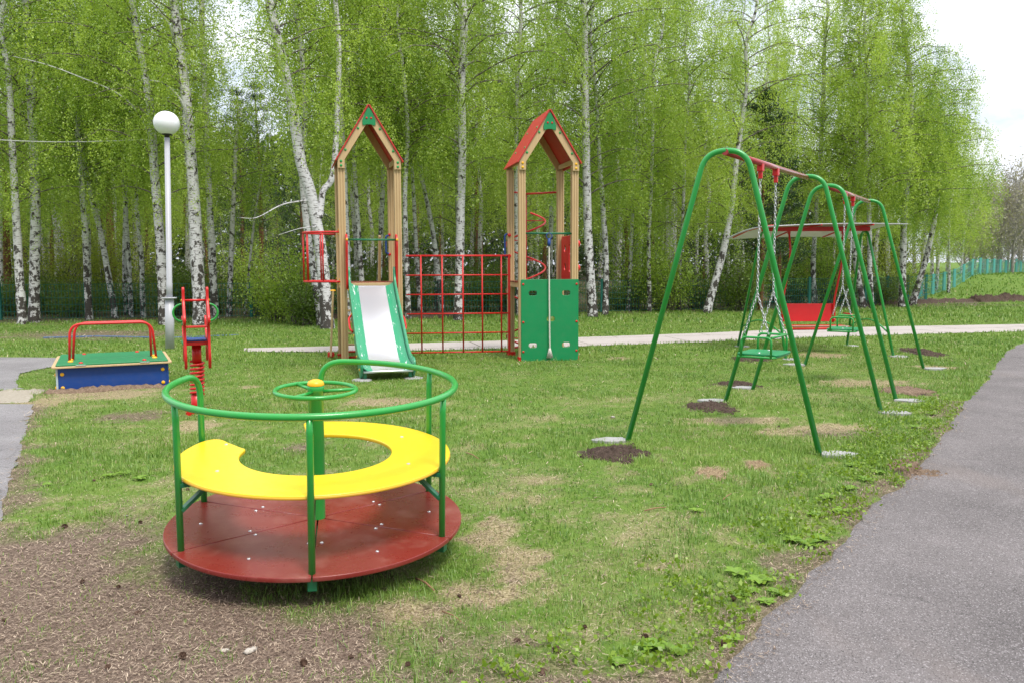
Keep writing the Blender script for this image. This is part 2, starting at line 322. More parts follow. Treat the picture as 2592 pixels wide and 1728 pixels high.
def panel(name, outlines, thick, mat, parent, origin, u, v, bev=.003):
    """flat board: closed 2-D outlines (first outer, rest holes) in the plane (u, v) at origin, thickness along u x v"""
    cu = bpy.data.curves.new(name, 'CURVE'); cu.dimensions = '2D'; cu.fill_mode = 'BOTH'; cu.extrude = thick/2-bev; cu.bevel_depth = bev; cu.bevel_resolution = 1; cu.offset = -bev
    for ol in outlines:
        sp = cu.splines.new('POLY'); sp.points.add(len(ol)-1); sp.use_cyclic_u = True
        for p, q in zip(sp.points, ol): p.co = (q[0], q[1], 0, 1)
    tmp = bpy.data.objects.new('tmp', cu); me = bpy.data.meshes.new_from_object(tmp); bpy.data.objects.remove(tmp)
    u, v = Vector(u).normalized(), Vector(v).normalized(); w_ = u.cross(v); mt = Matrix((u, v, w_)).transposed().to_4x4(); mt.translation = Vector(origin)
    me.transform(mt); me.materials.clear(); me.materials.append(mat); me.name = name
    return link(bpy.data.objects.new(name, me), parent)
def rrect(cx, cy, wd, h, r, n=5):
    o = []
    for sx, sy, a0 in ((1, 1, 0), (-1, 1, 90), (-1, -1, 180), (1, -1, 270)):
        for k in range(n+1): a = R_(a0+90*k/n); o.append((cx+sx*(wd/2-r)+r*math.cos(a), cy+sy*(h/2-r)+r*math.sin(a)))
    return o
def smooth_path(pts, rad, n=6):
    """polyline with rounded corners"""
    P = [Vector(p) for p in pts]; out = [P[0]]
    for i in range(1, len(P)-1):
        a = (P[i-1]-P[i]); b = (P[i+1]-P[i]); r = min(rad if not hasattr(rad, '__len__') else rad[i-1], a.length*.48, b.length*.48); a.normalize(); b.normalize()
        p0 = P[i]+a*r; p2 = P[i]+b*r
        for k in range(n+1): t = k/n; out.append(p0*(1-t)**2+P[i]*(2*t*(1-t))+p2*t*t)
    out.append(P[-1]); return out
def catmull(pts, n=6):
    P = [np.array(p, float) for p in pts]; P = [2*P[0]-P[1]]+P+[2*P[-1]-P[-2]]; out = []
    for i in range(1, len(P)-2):
        for k in range(n):
            t = k/n; out.append(.5*((2*P[i])+(-P[i-1]+P[i+1])*t+(2*P[i-1]-5*P[i]+4*P[i+1]-P[i+2])*t*t+(-P[i-1]+3*P[i]-3*P[i+1]+P[i+2])*t**3))
    out.append(P[-2]); return out
def big_mesh(name, V, Q, mat, val=None, parent=None):
    """V (N,3), Q (M,k) uniform faces"""
    me = bpy.data.meshes.new(name); k = Q.shape[1]
    me.vertices.add(len(V)); me.vertices.foreach_set('co', np.ascontiguousarray(V, dtype=np.float32).ravel())
    me.loops.add(Q.size); me.loops.foreach_set('vertex_index', np.ascontiguousarray(Q, dtype=np.int32).ravel())
    me.polygons.add(len(Q)); me.polygons.foreach_set('loop_start', np.arange(0, Q.size, k, dtype=np.int32))
    me.update(calc_edges=True)
    if val is not None:
        a = me.attributes.new('v', 'FLOAT', 'FACE'); a.data.foreach_set('value', np.ascontiguousarray(val, dtype=np.float32))
    me.materials.append(mat); o = bpy.data.objects.new(name, me); return link(o, parent)

# ------------------------------------------------------------------ ground layout
def vnoise(x, y, s, seed=0):
    x = np.asarray(x)*s; y = np.asarray(y)*s; xi = np.floor(x).astype(np.int64); yi = np.floor(y).astype(np.int64); xf = x-xi; yf = y-yi
    def h(a, b):
        n = (a*374761393+b*668265263+seed*982451653) & 0x7fffffff; n = ((n ^ (n >> 13))*1274126177) & 0x7fffffff; return ((n ^ (n >> 16)) & 0xffff)/65535.
    u = xf*xf*(3-2*xf); v = yf*yf*(3-2*yf)
    return (h(xi, yi)*(1-u)+h(xi+1, yi)*u)*(1-v)+(h(xi, yi+1)*(1-u)+h(xi+1, yi+1)*u)*v
def fbm(x, y, s, seed=0, o=4):
    t = 0; a = 1; tt = 0
    for k in range(o): t = t+a*vnoise(x, y, s*2**k, seed+k); tt += a; a *= .55
    return t/tt
def inpoly(x, y, poly):
    r = np.zeros(np.shape(x), bool); n = len(poly); j = n-1
    for i in range(n):
        xi, yi = poly[i][0], poly[i][1]; xj, yj = poly[j][0], poly[j][1]
        if yi != yj: r ^= ((yi > y) != (yj > y)) & (x < (xj-xi)*(y-yi)/(yj-yi)+xi)
        j = i
    return r
def jag(pts, amp, step, seed):
    out = []; rr = random.Random(seed)
    for a, b in zip(pts, pts[1:]):
        a, b = Vector(a[:2]), Vector(b[:2]); n = max(1, int((b-a).length/step)); d = (b-a).normalized() if (b-a).length else Vector((0, 1)); p = Vector((-d.y, d.x))
        for k in range(n):
            q = a+(b-a)*(k/n); out.append(q+p*((fbm(q.x, q.y, 2.5, seed)-.5)*amp*3+rr.uniform(-amp, amp)*.6))
    out.append(Vector(pts[-1][:2])); return out
right_edge = [G(*D(*p)) for p in [(1560, 1640), (1640, 1568), (1700, 1500), (1750, 1450), (1775, 1400), (1835, 1365), (1850, 1310), (1900, 1285), (1935, 1245), (1962, 1208), (2000, 1168), (2060, 1130), (2078, 1108), (2115, 1065), (2152, 1020), (2182, 985), (2208, 940), (2252, 890), (2282, 850), (2312, 810), (2352, 786)]]
re_ = [Vector((right_edge[0].x-.35, 1.0))]+[p for p in right_edge]+[Vector((10.9, 16.9)), Vector((11.9, 18.6))]
RIGHT = jag(re_, .035, .12, 3)+[Vector((20, 19.5)), Vector((40, 10)), Vector((40, -5)), Vector((.2, -5))]
LEFTA = jag([Vector((-6.5, -2)), Vector((-2.6, 1.5))]+[G(*D(*p)) for p in [(-40, 1290), (0, 1195), (14, 1150), (45, 1035), (78, 928)]], .03, .12, 5)+[G(*D(-250, 925)).xy, Vector((-14, -2))]
LEFTC = jag([G(*D(-260, 897)), G(*D(72, 896)), G(*D(38, 890)), G(*D(46, 858)), G(*D(122, 842)), G(*D(132, 822)), G(*D(-260, 818))], .02, .2, 6)
LEFTS = jag([G(*D(-240, 926)), G(*D(62, 926)), G(*D(80, 912)), G(*D(72, 900)), G(*D(-240, 900))], .02, .2, 8)
bp = [(560, 808, 800), (700, 808.5, 797), (830, 808, 793.5), (930, 805.5, 789.5), (1150, 801, 783), (1340, 795.5, 775), (1600, 787, 766), (1800, 778.5, 757.5), (2040, 770, 750.5), (2352, 761.5, 745), (2800, 752, 738)]
BACK = jag([G(*D(a, b)) for a, b, c in bp], .025, .3, 9)+jag([G(*D(a, c)) for a, b, c in bp][::-1], .025, .3, 10)
POLYS = [RIGHT, LEFTA, LEFTC, LEFTS, BACK]
CC = Vector((-1.008, 4.189))
# (px, py, rx, ry) ellipses in display pixels -> soil / straw patches
def ell(px, py, rx, ry, seed):
    c = G(*D(px, py)); ex = (G(*D(px+rx, py))-c).length; ey = (G(*D(px, py-ry))-G(*D(px, py+ry))).length/2; return (c.x, c.y, ex, ey, seed)
SOIL = [ell(1410, 1046, 78, 15, 1), ell(1632, 938, 60, 10, 2), ell(1690, 886, 48, 7, 3), ell(1722, 827, 40, 6, 4), ell(2120, 812, 34, 8, 5), ell(2085, 902, 60, 8, 6), ell(2105, 1082, 60, 18, 7)]
STRAW = [ell(1740, 1072, 34, 9, 11), ell(1635, 1087, 42, 14, 12), ell(1990, 882, 130, 9, 13), ell(1890, 817, 70, 5, 14), ell(250, 905, 140, 14, 15), ell(1425, 825, 28, 4, 16), ell(450, 980, 60, 14, 17), ell(880, 925, 110, 12, 18), ell(1130, 1235, 70, 45, 19), ell(1190, 1300, 80, 50, 29), ell(1100, 1370, 120, 40, 20), ell(960, 1410, 110, 30, 30), ell(570, 892, 25, 5, 21), ell(2150, 845, 60, 4, 22), ell(1700, 968, 130, 10, 23), ell(60, 935, 60, 25, 24), ell(1790, 995, 60, 10, 25), ell(1900, 985, 110, 10, 26)]
BARES = [ell(300, 958, 95, 14, 8), ell(1925, 1000, 110, 12, 9), ell(880, 1180, 1, 1, 2), ell(700, 1030, 50, 14, 5), ell(220, 770, 260, 12, 6)]
def ellm(x, y, L, soft=.35):
    m = np.zeros(np.shape(x))
    for cx, cy, ex, ey, sd_ in L:
        d = np.sqrt(((x-cx)/ex)**2+((y-cy)/ey)**2)+(fbm(x, y, 9, sd_, 3)-.5)*1.1; m = np.maximum(m, np.clip((1.05-d-(fbm(x, y, 24, sd_+50, 2)-.5)*.9)/soft, 0, 1))
    return m
bare_poly = [(-500, 1200), (60, 1215), (180, 1200), (340, 1235), (380, 1320), (520, 1395), (760, 1430), (930, 1405), (1020, 1440), (1050, 1500), (1300, 1540), (1640, 1568), (1500, 1640), (-500, 1700)]
BAREP = [G(*D(a, b)).xy for a, b in bare_poly]+[Vector((1.0, .3)), Vector((-6, .3))]
def pdist(x, y, poly):
    d = np.full(np.shape(x), 1e9); n = len(poly)
    for i in range(n):
        a = poly[i]; b = poly[(i+1) % n]; vx, vy = b[0]-a[0], b[1]-a[1]; L = vx*vx+vy*vy+1e-12
        t = np.clip(((x-a[0])*vx+(y-a[1])*vy)/L, 0, 1); d = np.minimum(d, np.hypot(x-a[0]-t*vx, y-a[1]-t*vy))
    return np.where(inpoly(x, y, poly), d, -d)
def masks(x, y):
    wob = (fbm(x, y, 2.2, 41, 5)-.5)*2.0+(fbm(x, y, 12, 42, 3)-.5)*.7
    bare = np.clip((pdist(x, y, BAREP)+wob*.75+.38)/.6, 0, 1)
    # worn strip along the left asphalt edge and along the right path
    bare = np.maximum(bare, .8*np.clip((.16-np.abs(pdist(x, y, RIGHT))+wob*.35)/.1, 0, 1)*(y < 9))
    bare = np.maximum(bare, .85*np.clip((.16-np.abs(pdist(x, y, LEFTA))+wob*.5)/.2, 0, 1))
    # floor of the wood
    wood = np.clip((y-(21.5+.28*(x+13)*(x > -13)*.9)-wob*3)/2, 0, 1)*(x < 19); bare = np.maximum(bare, wood*.7)
    dry = np.clip((fbm(x, y, 1.3, 77)-.56)*2.0, 0, .35)+np.clip((fbm(x, y, 7, 78)-.56)*3, 0, .5)
    dry = np.clip(np.maximum(dry*(y < 26)*np.clip((13-y)/9+.35, .25, 1), ellm(x, y, STRAW)), 0, 1)
    bare = np.maximum(bare, .85*ellm(x, y, BARES, .6)); soil = np.maximum(ellm(x, y, SOIL, .2), wood*.55)
    return bare, dry, soil
def gz(x, y):
    x = np.asarray(x, float); y = np.asarray(y, float)
    z = (fbm(x, y, 3, 5)-.5)*.03*np.clip(y/3, .3, 1)+.012
    h = np.clip((y-36)/14, 0, 1)*np.clip((x-16-.2*(y-36))/9, 0, 1); h = h*h*(3-2*h); z = z+h*(.75+.35*fbm(x, y, .25, 90)-.1)
    z = z+np.clip((y-60)/120, 0, 1)*1.0
    for cx, cy, ex, ey, s in SOIL:
        d = np.sqrt(((x-cx)/ex)**2+((y-cy)/ey)**2); z = z+np.clip(1.1-d, 0, 1)*.03*fbm(x, y, 14, 3)
    for P_ in POLYS: z = np.where(inpoly(x, y, P_), -.012, z)
    return z
def gzf(x, y): return float(gz(np.array([x]), np.array([y]))[0])
def axis(segs):
    o = []
    for a, b, st in segs: o += list(np.arange(a, b, st))
    return np.array(o+[segs[-1][1]])
XS = axis([(-160, -40, 10), (-40, -16, 1.2), (-16, -8, .3), (-8, -4.5, .12), (-4.5, 4.5, .06), (4.5, 8, .12), (8, 16, .3), (16, 45, 1.0), (45, 160, 10)])
YS = axis([(-30, 0, 3), (0, 1.6, .3), (1.6, 7.5, .06), (7.5, 13, .1), (13, 22, .2), (22, 40, .5), (40, 70, 1.5), (70, 400, 15)])
X, Y = np.meshgrid(XS, YS); Xf, Yf = X.ravel(), Y.ravel(); ny, nx = X.shape
idx = np.arange(nx*ny).reshape(ny, nx); Q = np.stack([idx[:-1, :-1], idx[:-1, 1:], idx[1:, 1:], idx[1:, :-1]], -1).reshape(-1, 4)
ground = big_mesh('ground', np.stack([Xf, Yf, gz(Xf, Yf)], -1), Q, M['ground']); ground['kind'] = 'structure'
ground.data.polygons.foreach_set('use_smooth', [True]*len(Q))
for nm, arr in zip(('bare', 'dry', 'soil'), masks(Xf, Yf)):
    a = ground.data.attributes.new(nm, 'FLOAT', 'POINT'); a.data.foreach_set('value', arr.astype(np.float32))
def sheet(name, poly, z, mat):
    bm = bmesh.new(); vs = [bm.verts.new((p[0], p[1], z)) for p in poly]; es = [bm.edges.new((vs[i], vs[(i+1) % len(vs)])) for i in range(len(vs))]
    bmesh.ops.triangle_fill(bm, edges=es, use_beauty=True)
    bmesh.ops.recalc_face_normals(bm, faces=bm.faces)
    for f in bm.faces:
        if f.normal.z < 0: f.normal_flip()
    me = bpy.data.meshes.new(name); bm.to_mesh(me); bm.free(); me.materials.append(mat); o = link(bpy.data.objects.new(name, me)); o['kind'] = 'structure'; return o
sheet('asphalt_path', RIGHT, .006, M['asphalt'])
sheet('asphalt_path', LEFTA, .004, M['asphalt_old'])
sheet('paved_area', LEFTC, .008, M['asphalt_old'])
sheet('sandy_strip', LEFTS, .006, M['sand'])
sheet('back_path', BACK, .008, M['slab'])

# ------------------------------------------------------------------ merry-go-round
def carousel():
    n = Vector((.0208, -.0529, 1)).normalized()
    root = thing('merry_go_round', (CC.x, CC.y, 0), 0, 'round merry-go-round with brown-red deck, yellow C-shaped bench and green handrail', 'merry-go-round')
    q = Vector((0, 0, 1)).rotation_difference(n); root.rotation_mode = 'QUATERNION'; root.rotation_quaternion = q
    H0 = .215; RP = .735
    pol = lambda r, a, z: Vector((r*math.cos(R_(a)), r*math.sin(R_(a)), z))
    AZ = [-79, -19, 41, 101, 162, 221]
    deck = MB()
    # six wedge boards with fine seams in one deck; each wedge is a part
    for a in AZ:
        ol = []
        g = .0028
        for k in range(25):
            t = R_(a+60*k/24) if a != 101 else R_(a+61*k/24)
            if a == 162: t = R_(a+59*k/24)
            ol.append((RP*math.cos(t), RP*math.sin(t)))
        c = R_(a+30); off = (g*2*math.cos(c), g*2*math.sin(c)); r0 = .0
        pts = [(off[0], off[1])]+[(x+ (g*math.cos(c)), y+(g*math.sin(c))) for x, y in ol]
        # shrink ends a little so a seam shows
        pts[1] = tuple(Vector(pts[1])+Vector((math.cos(R_(a+90)), math.sin(R_(a+90))))*.002); pts[-1] = tuple(Vector(pts[-1])-Vector((math.cos(R_(a+150)), math.sin(R_(a+150))))*.002)
        panel('deck_board', [pts], .022, M['deck'], root, (0, 0, H0-.011), (1, 0, 0), (0, 1, 0), .003)
    fr = MB()
    for a in AZ: fr.beam(pol(.05, a, H0-.05), pol(RP-.02, a, H0-.05), .04, .05)
    fr.tube([pol(.45, k*15, H0-.05) for k in range(24)], .02, True, 8)
    fr.build('under_frame', M['dgreen'], root, .003)
    MB().lathe([(.0, .0), (.09, .0), (.09, .03), (.05, .04), (.05, H0-.03), (.0, H0-.03)], (0, 0, -.02), 20).build('pivot', M['dgreen'], root)
    b = MB()
    for a in AZ:
        for d in (-5, 5): b.dome(pol(.352, a+d, H0), (0, 0, 1), .0085, 10, .5)
    for a in AZ: b.dome(pol(.572, a+30, H0), (0, 0, 1), .0085, 10, .5)
    b.build('deck_bolts', M['bolt'], root)
    # centre column, cap, turning wheel
    MB().lathe([(.038, H0), (.038, H0+.66), (.041, H0+.664), (.041, H0+.69), (.03, H0+.70)], (0, 0, 0), 28).build('centre_column', M['green'], root)
    MB().lathe([(.041, 0), (.042, .008), (.036, .020), (.018, .028), (.0001, .030)], (0, 0, H0+.694), 28).build('column_cap', M['cap'], root)
    wz = H0+.668
    MB().tube([pol(.2, k*9, wz) for k in range(40)], .0115, True, 12).build('hand_wheel', M['green'], root)
    sp = MB()
    for a in (12, 132, 252): sp.tube([pol(.03, a, wz-.006), pol(.195, a, wz)], .009, n=10)
    sp.build('wheel_spokes', M['green'], root)
    # handrail: ring with both ends bent down into posts
    RR = .70; HR = H0+.695; a0, a1 = 101, 101+60+0
    ring = [pol(RR, a, HR) for a in np.arange(162-360+4-4, 101+.1, 4)]
    start = [pol(RR, 162, H0-.03), pol(RR, 162, HR-.12)]; end = [pol(RR, 101, HR-.12), pol(RR, 101, H0-.03)]
    body = [pol(RR, a, HR) for a in np.arange(-198+9, 101-8.9, 3)]
    c1 = [start[1]*(1-t)**2+pol(RR, -198, HR)*2*t*(1-t)+body[0]*t*t for t in np.linspace(0, 1, 9)]
    c2 = [body[-1]*(1-t)**2+pol(RR, 101, HR)*2*t*(1-t)+end[0]*t*t for t in np.linspace(0, 1, 9)]
    MB().tube([start[0]]+c1+body[1:-1]+c2+[end[1]], .0165, n=16).build('handrail', M['green'], root)
    for a in (-139, -79, -19, 41):
        MB().tube([pol(RR-.004, a, H0-.035), pol(RR-.004, a, HR-.08), pol(RR, a, HR-.01)], [.0155, .0155, .013], n=14).build('post', M['green'], root)
    # C-shaped bench
    Z = H0+.343; RO, RI = .676, .377
    ol = [(RO*math.cos(R_(a)), RO*math.sin(R_(a))) for a in np.arange(-192, 105.6, 2.5)]
    def bez(p0, p1, p2, n=8): return [tuple(np.array(p0)*(1-t)**2+2*np.array(p1)*t*(1-t)+np.array(p2)*t*t) for t in np.linspace(0, 1, n)]
    P = lambda r, a: (r*math.cos(R_(a)), r*math.sin(R_(a)))
    end1 = bez(P(RO, 106.5), P(RO, 109.8), P(RO-.06, 110))+bez(P(RI+.04, 110.3), P(RI, 110.3), P(RI, 105.5), 5)
    inner = [P(RI, a) for a in np.arange(103, -182, -3)]
    st = bez(P(RI, -183.5), P(RI, -188.5), P(RI+.035, -190), 5)+bez(P(RO-.13, -199), P(RO-.0, -206), P(RO, -194), 10)
    panel('bench', [ol+end1+inner+st], .02, M['yellow'], root, (0, 0, Z-.01), (1, 0, 0), (0, 1, 0), .004)
    ed = [(x*1.0025, y*1.0025) for x, y in ol+end1+inner+st]; panel('bench_edge', [ed], .013, M['orange'], root, (0, 0, Z-.0125), (1, 0, 0), (0, 1, 0), .004)
    bb = MB()
    for a in AZ: 
        if a != 101 and a != 162: bb.dome(pol(.515, a, Z), (0, 0, 1), .009, 10, .3)
    bb.dome(pol(.52, 166, Z), (0, 0, 1), .009, 10, .3); bb.dome(pol(.52, 105, Z), (0, 0, 1), .009, 10, .3)
    bb.build('bench_bolts', M['white'], root)
    for a in AZ:
        br = MB(); ax = (pol(1, a, 0), pol(1, a+90, 0), Vector((0, 0, 1)))
        br.box(pol((RR+.50)/2, a, Z-.034), (RR-.50, .03, .02), ax)
        br.beam(pol(RR-.012, a, Z-.155), pol(.54, a, Z-.04), .03, .016)
        br.build('bench_bracket', M['dgreen'], root, .002)
carousel()

# ------------------------------------------------------------------ towers
def grooved_post(mb, x, y, z0, z1, s=.105):
    # square post drawn from an outline with shallow grooves on each face
    g, d = .007, .012; pts = []
    for k in range(4):
        c, sn = round(math.cos(k*PI/2)), round(math.sin(k*PI/2))
        side = [(-s/2+.004, -s/2)]
        for q in (-s*.2, s*.2) if k % 2 == 0 else (-s*.2, s*.2):
            side += [(q-g, -s/2), (q-g*.6, -s/2+d), (q+g*.6, -s/2+d), (q+g, -s/2)]
        side += [(s/2-.004, -s/2)]
        pts += [(a*c-b*sn, a*sn+b*c) for a, b in side]
    n = len(pts); vs = [(x+a, y+b, z) for z in (z0, z1) for a, b in pts]
    mb.add(vs, [(i, (i+1) % n, n+(i+1) % n, n+i) for i in range(n)]+[tuple(range(n))[::-1], tuple(range(n, 2*n))], False)
def slat_roof(root, W, Dp, zE, zA, zP, capm):
    ov = .03; hw = W/2+.02; cx = W/2; sl = (zA-zE)/hw; L = math.hypot(hw, zA-zE)
    for s in (-1, 1):
        u = Vector((s*hw, 0, zE-zA)).normalized(); v = Vector((0, 1, 0)); nrm = u.cross(v)*s
        nrm = Vector((s*(zA-zE), 0, hw)).normalized()
        m = MB(); c = Vector((cx, Dp/2, zA))+u*(L/2)+nrm*.011+u*.0
        m.box(c, (L+.01, Dp+2*ov+.06, .02), (u, v, nrm)); m.build('roof_panel', M['roofred'], root, .003)
    # gable frames front and back
    w_ = .085
    for yv, nm in ((-.0, 'gable_frame'), (Dp-.0, 'gable_frame')):
        uN = Vector((hw, 0, zE-zA)).normalized()
        dz = w_/math.cos(math.atan(sl))  # vertical drop of the inner edge
        xo = W/2-.0; zo = zA-sl*xo
        ol = [(-xo, zo-.002), (0, zA-.002), (xo, zo-.002), (xo, zP-.06), (xo-.105, zP-.06), (xo-.105, zA-sl*(xo-.105)-dz*1.15), (0, zA-dz*1.3), (-xo+.105, zA-sl*(xo-.105)-dz*1.15), (-xo+.105, zP-.06), (-xo, zP-.06)]
        panel(nm, [ol], .03, M['beige'], root, (cx, yv+(-.016 if yv == 0 else .016), 0), (1, 0, 0), (0, 0, 1), .003)
    # green apex plate
    zt = zA-.045; ol = [(-.022, zt), (.022, zt), (.10, zA-.225), (.10, zA-.29), (.075, zA-.30), (.03, zA-.285), (-.03, zA-.285), (-.075, zA-.30), (-.10, zA-.29), (-.10, zA-.225)]
    panel('apex_plate', [ol], .014, M['pgreen'], root, (cx, -.04, 0), (1, 0, 0), (0, 0, 1), .003)
    b = MB()
    for s in (-1, 1): b.dome((cx+s*.034, -.048, zA-.19), (0, -1, 0), .015, 12)
    b.build('plate_bolts', M['red'], root)
    b = MB(); b2 = MB()
    for s in (-1, 1):
        for t in (.33, .72):
            p = Vector((cx+s*hw*t, -.032, zA-sl*hw*t-.07)); b.dome(p, (0, -1, 0), .019, 12)
            nrm = Vector((s*(zA-zE), 0, hw)).normalized()
            for yy in (.04, Dp-.25): b.dome(Vector((cx+s*hw*t, yy, zA-sl*hw*t))+nrm*.021, nrm, .019, 12)
        for dz in (.01, .075): b2.dome((cx+s*(W/2-.05), -.032, zP-.03+dz), (0, -1, 0), .02, 12)
    b.build('roof_bolts', M['gcap'], root); b2.build('post_bolts', capm, root)
    # cross stays inside the roof
    for s in (-1, 1):
        m = MB(); m.beam((cx+s*(W/2-.06), .02, zA-sl*(W/2-.06)-.08), (cx+s*(W/2-.06), Dp-.02, zA-sl*(W/2-.06)-.08), .03, .07); m.build('roof_purlin', M['beige'], root, .003)
TW, TD = .955, .95
TROT = R_(12)
def tower(name, O, label, capm, z_e, z_a, rot=TROT):
    root = thing(name, O, rot, label, 'play tower', 'two climbing towers joined by a red net')
    for x in (.0525, TW-.0525):
        for y in (.0525, TD-.0525):
            m = MB(); grooved_post(m, x, y, .03, z_e-.02); m.build('post', M['beige'], root, 0)
            f = MB(); f.box((x, y, .04), (.125, .125, .07)); f.beam((x-.075, y, .06), (x+.075, y, .06), .03, .02); f.build('post_foot', M['red'], root, .004)
    slat_roof(root, TW, TD, z_e, z_a, z_e-.05, capm)
    m = MB(); m.box((TW/2, TD/2, 1.245), (TW-.02, TD-.215, .02)); m.build('floor', M['deck'], root, .003)
    m = MB()
    for y in (.045, TD-.045): m.box((TW/2, y, 1.20), (TW-.212, .04, .09))
    for x in (.045, TW-.045): m.box((x, TD/2, 1.20), (.04, TD-.212, .09))
    m.build('floor_frame', M['beige'], root, .004)
    return root
T1O = Vector((-2.625, 12.72, 0)); T2O = Vector((.118, 12.95, 0))
t1 = tower('play_tower', T1O, 'tall beige play tower with a slide and a red side cage', M['gcap'], 3.085, 3.92, R_(15))
t2 = tower('play_tower', T2O, 'tall beige play tower with a green wall panel and red spiral climber', M['cap'], 3.075, 3.875)
def slide(root):
    cx = TW/2; hw = .345
    bed = [(0.0, 1.20), (.06, 1.16), (.25, 1.02), (.6, .79), (1.0, .53), (1.3, .35), (1.5, .25), (1.68, .19), (1.85, .165), (2.02, .15), (2.08, .13)]
    bed = catmull([(a, b) for a, b in bed], 5)
    m = MB(); vs = []; n = len(bed)
    for k, (t, z) in enumerate(bed):
        for x in (-hw+.02, hw-.02): vs.append((cx+x, -t, z))
    for k, (t, z) in enumerate(bed):
        for x in (-hw+.02, hw-.02): vs.append((cx+x, -t+.0, z-.006))
    fs = [(2*k, 2*k+1, 2*k+3, 2*k+2) for k in range(n-1)]+[(2*n+2*k, 2*n+2*k+2, 2*n+2*k+3, 2*n+2*k+1) for k in range(n-1)]
    m.add(vs, fs, True); sl = m.build('slide_bed', M['steel'], root)
    # green coated margins of the bed, curving up to the side boards
    for s in (-1, 1):
        m = MB(); vs = []; K = 6
        for t, z in bed:
            for k in range(K):
                a = k/(K-1); x = s*(hw-.022-.115*(1-a)); vs.append((cx+x, -t-.002, z+.003+.05*a**2.5))
        m.add(vs, [(i*K+k, i*K+k+1, (i+1)*K+k+1, (i+1)*K+k) for i in range(n-1) for k in range(K-1)], True)
        m.build('slide_margin', M['scuff'], sl)
    up = [(-.02, 1.47), (.03, 1.49), (.07, 1.44), (.12, 1.30), (.3, 1.15), (.65, .93), (1.0, .70), (1.35, .48), (1.62, .345), (1.85, .30), (2.0, .30), (2.09, .26), (2.11, .19)]
    lo = [(2.08, .12), (1.98, .04), (1.88, .03), (1.7, .09), (1.4, .21), (1.0, .44), (.5, .78), (.12, 1.03), (0, 1.08), (-.02, 1.15)]
    ol = [tuple(p) for p in catmull(up, 4)]+[tuple(p) for p in catmull(lo, 4)]
    for s in (-1, 1):
        panel('slide_side', [ol], .03, M['lgreen'], root, (cx+s*hw, 0, 0), (0, -1, 0), (0, 0, 1), .006)
        b = MB()
        for t, z in ((.10, 1.14), (.62, .80), (1.05, .52), (1.45, .27), (1.9, .14)): b.dome((cx+s*(hw+.015), -t, z), (s, 0, 0), .019, 12)
        b.build('side_bolts', M['cap'], root)
        m = MB(); m.tube(smooth_path([(cx+s*(hw+.02), -.62, .78), (cx+s*(hw+.06), -.66, .74), (cx+s*(hw+.06), -.86, .60), (cx+s*(hw+.02), -.9, .56)], .04), .016, n=10)
        m.build('side_grip', M['red'], root)
        o2 = [(-.02, 1.16), (.10, 1.16), (.12, 1.4), (.16, 1.6), (.20, 1.8), (.17, 1.93), (.08, 1.985), (0, 1.95), (-.02, 1.85)]
        hole = [tuple(p) for p in catmull([(.05, 1.45), (.085, 1.6), (.115, 1.78), (.09, 1.85), (.045, 1.8), (.03, 1.6), (.05, 1.45)], 4)][:-1]
        panel('hand_board', [[tuple(p) for p in catmull(o2+[o2[0]], 3)][:-1], hole], .028, M['red'], root, (cx+s*(hw+.032), 0, 0), (0, -1, 0), (0, 0, 1), .004)
        MB().dome((cx+s*(hw+.032), -.2, 1.9), (0, -1, 0), .018).build('board_cap', M['cap'], root)
    MB().tube([(cx-hw-.02, -.12, 1.90), (cx+hw+.02, -.12, 1.90)], .0155, n=12).build('entry_bar', M['dgreen'], root)
    for s in (-1, 1): MB().box((cx+s*.30, -1.98, .06), (.045, .045, .19)).build('slide_leg', M['lgreen'], root, .003)
    MB().tube([(cx-hw+.02, -2.075, .128), (cx+hw-.02, -2.075, .128)], .016, n=12).build('slide_lip', M['steel'], root)
    for s in (-1, 1):
        m = MB(); m.lathe([(.0, .012), (.10, .012), (.13, .004), (.135, -.03)], (cx+s*.31+s*.03, -2.0, .02), 14); o = m.build('footing', M['concrete'], root)
slide(t1)
def cage(root):
    c = Vector((-.0, TD*.5, 0)); r = .47
    for nm, z in (('cage_rail', 2.02), ('cage_rail', 1.265)):
        MB().tube([c+Vector((-r*math.sin(R_(a))*1.12, r*math.cos(R_(a)), z)) for a in np.linspace(0, 180, 25)], .0155, n=10).build(nm, M['red'], root)
    for a in (28, 62, 90, 118, 152):
        p = c+Vector((-r*math.sin(R_(a))*1.12, r*math.cos(R_(a)), 0)); MB().tube([p+Vector((0, 0, 1.265)), p+Vector((0, 0, 2.02))], .0125, n=10).build('cage_bar', M['red'], root)
    b = MB()
    for y in (.05, TD-.05):
        for z in (2.02, 1.265):
            for d in (-.035, .035): b.dome((-.004, y, z+d), (-1, 0, 0), .017)
    b.build('cage_bolts', M['cap'], root)
cage(t1)
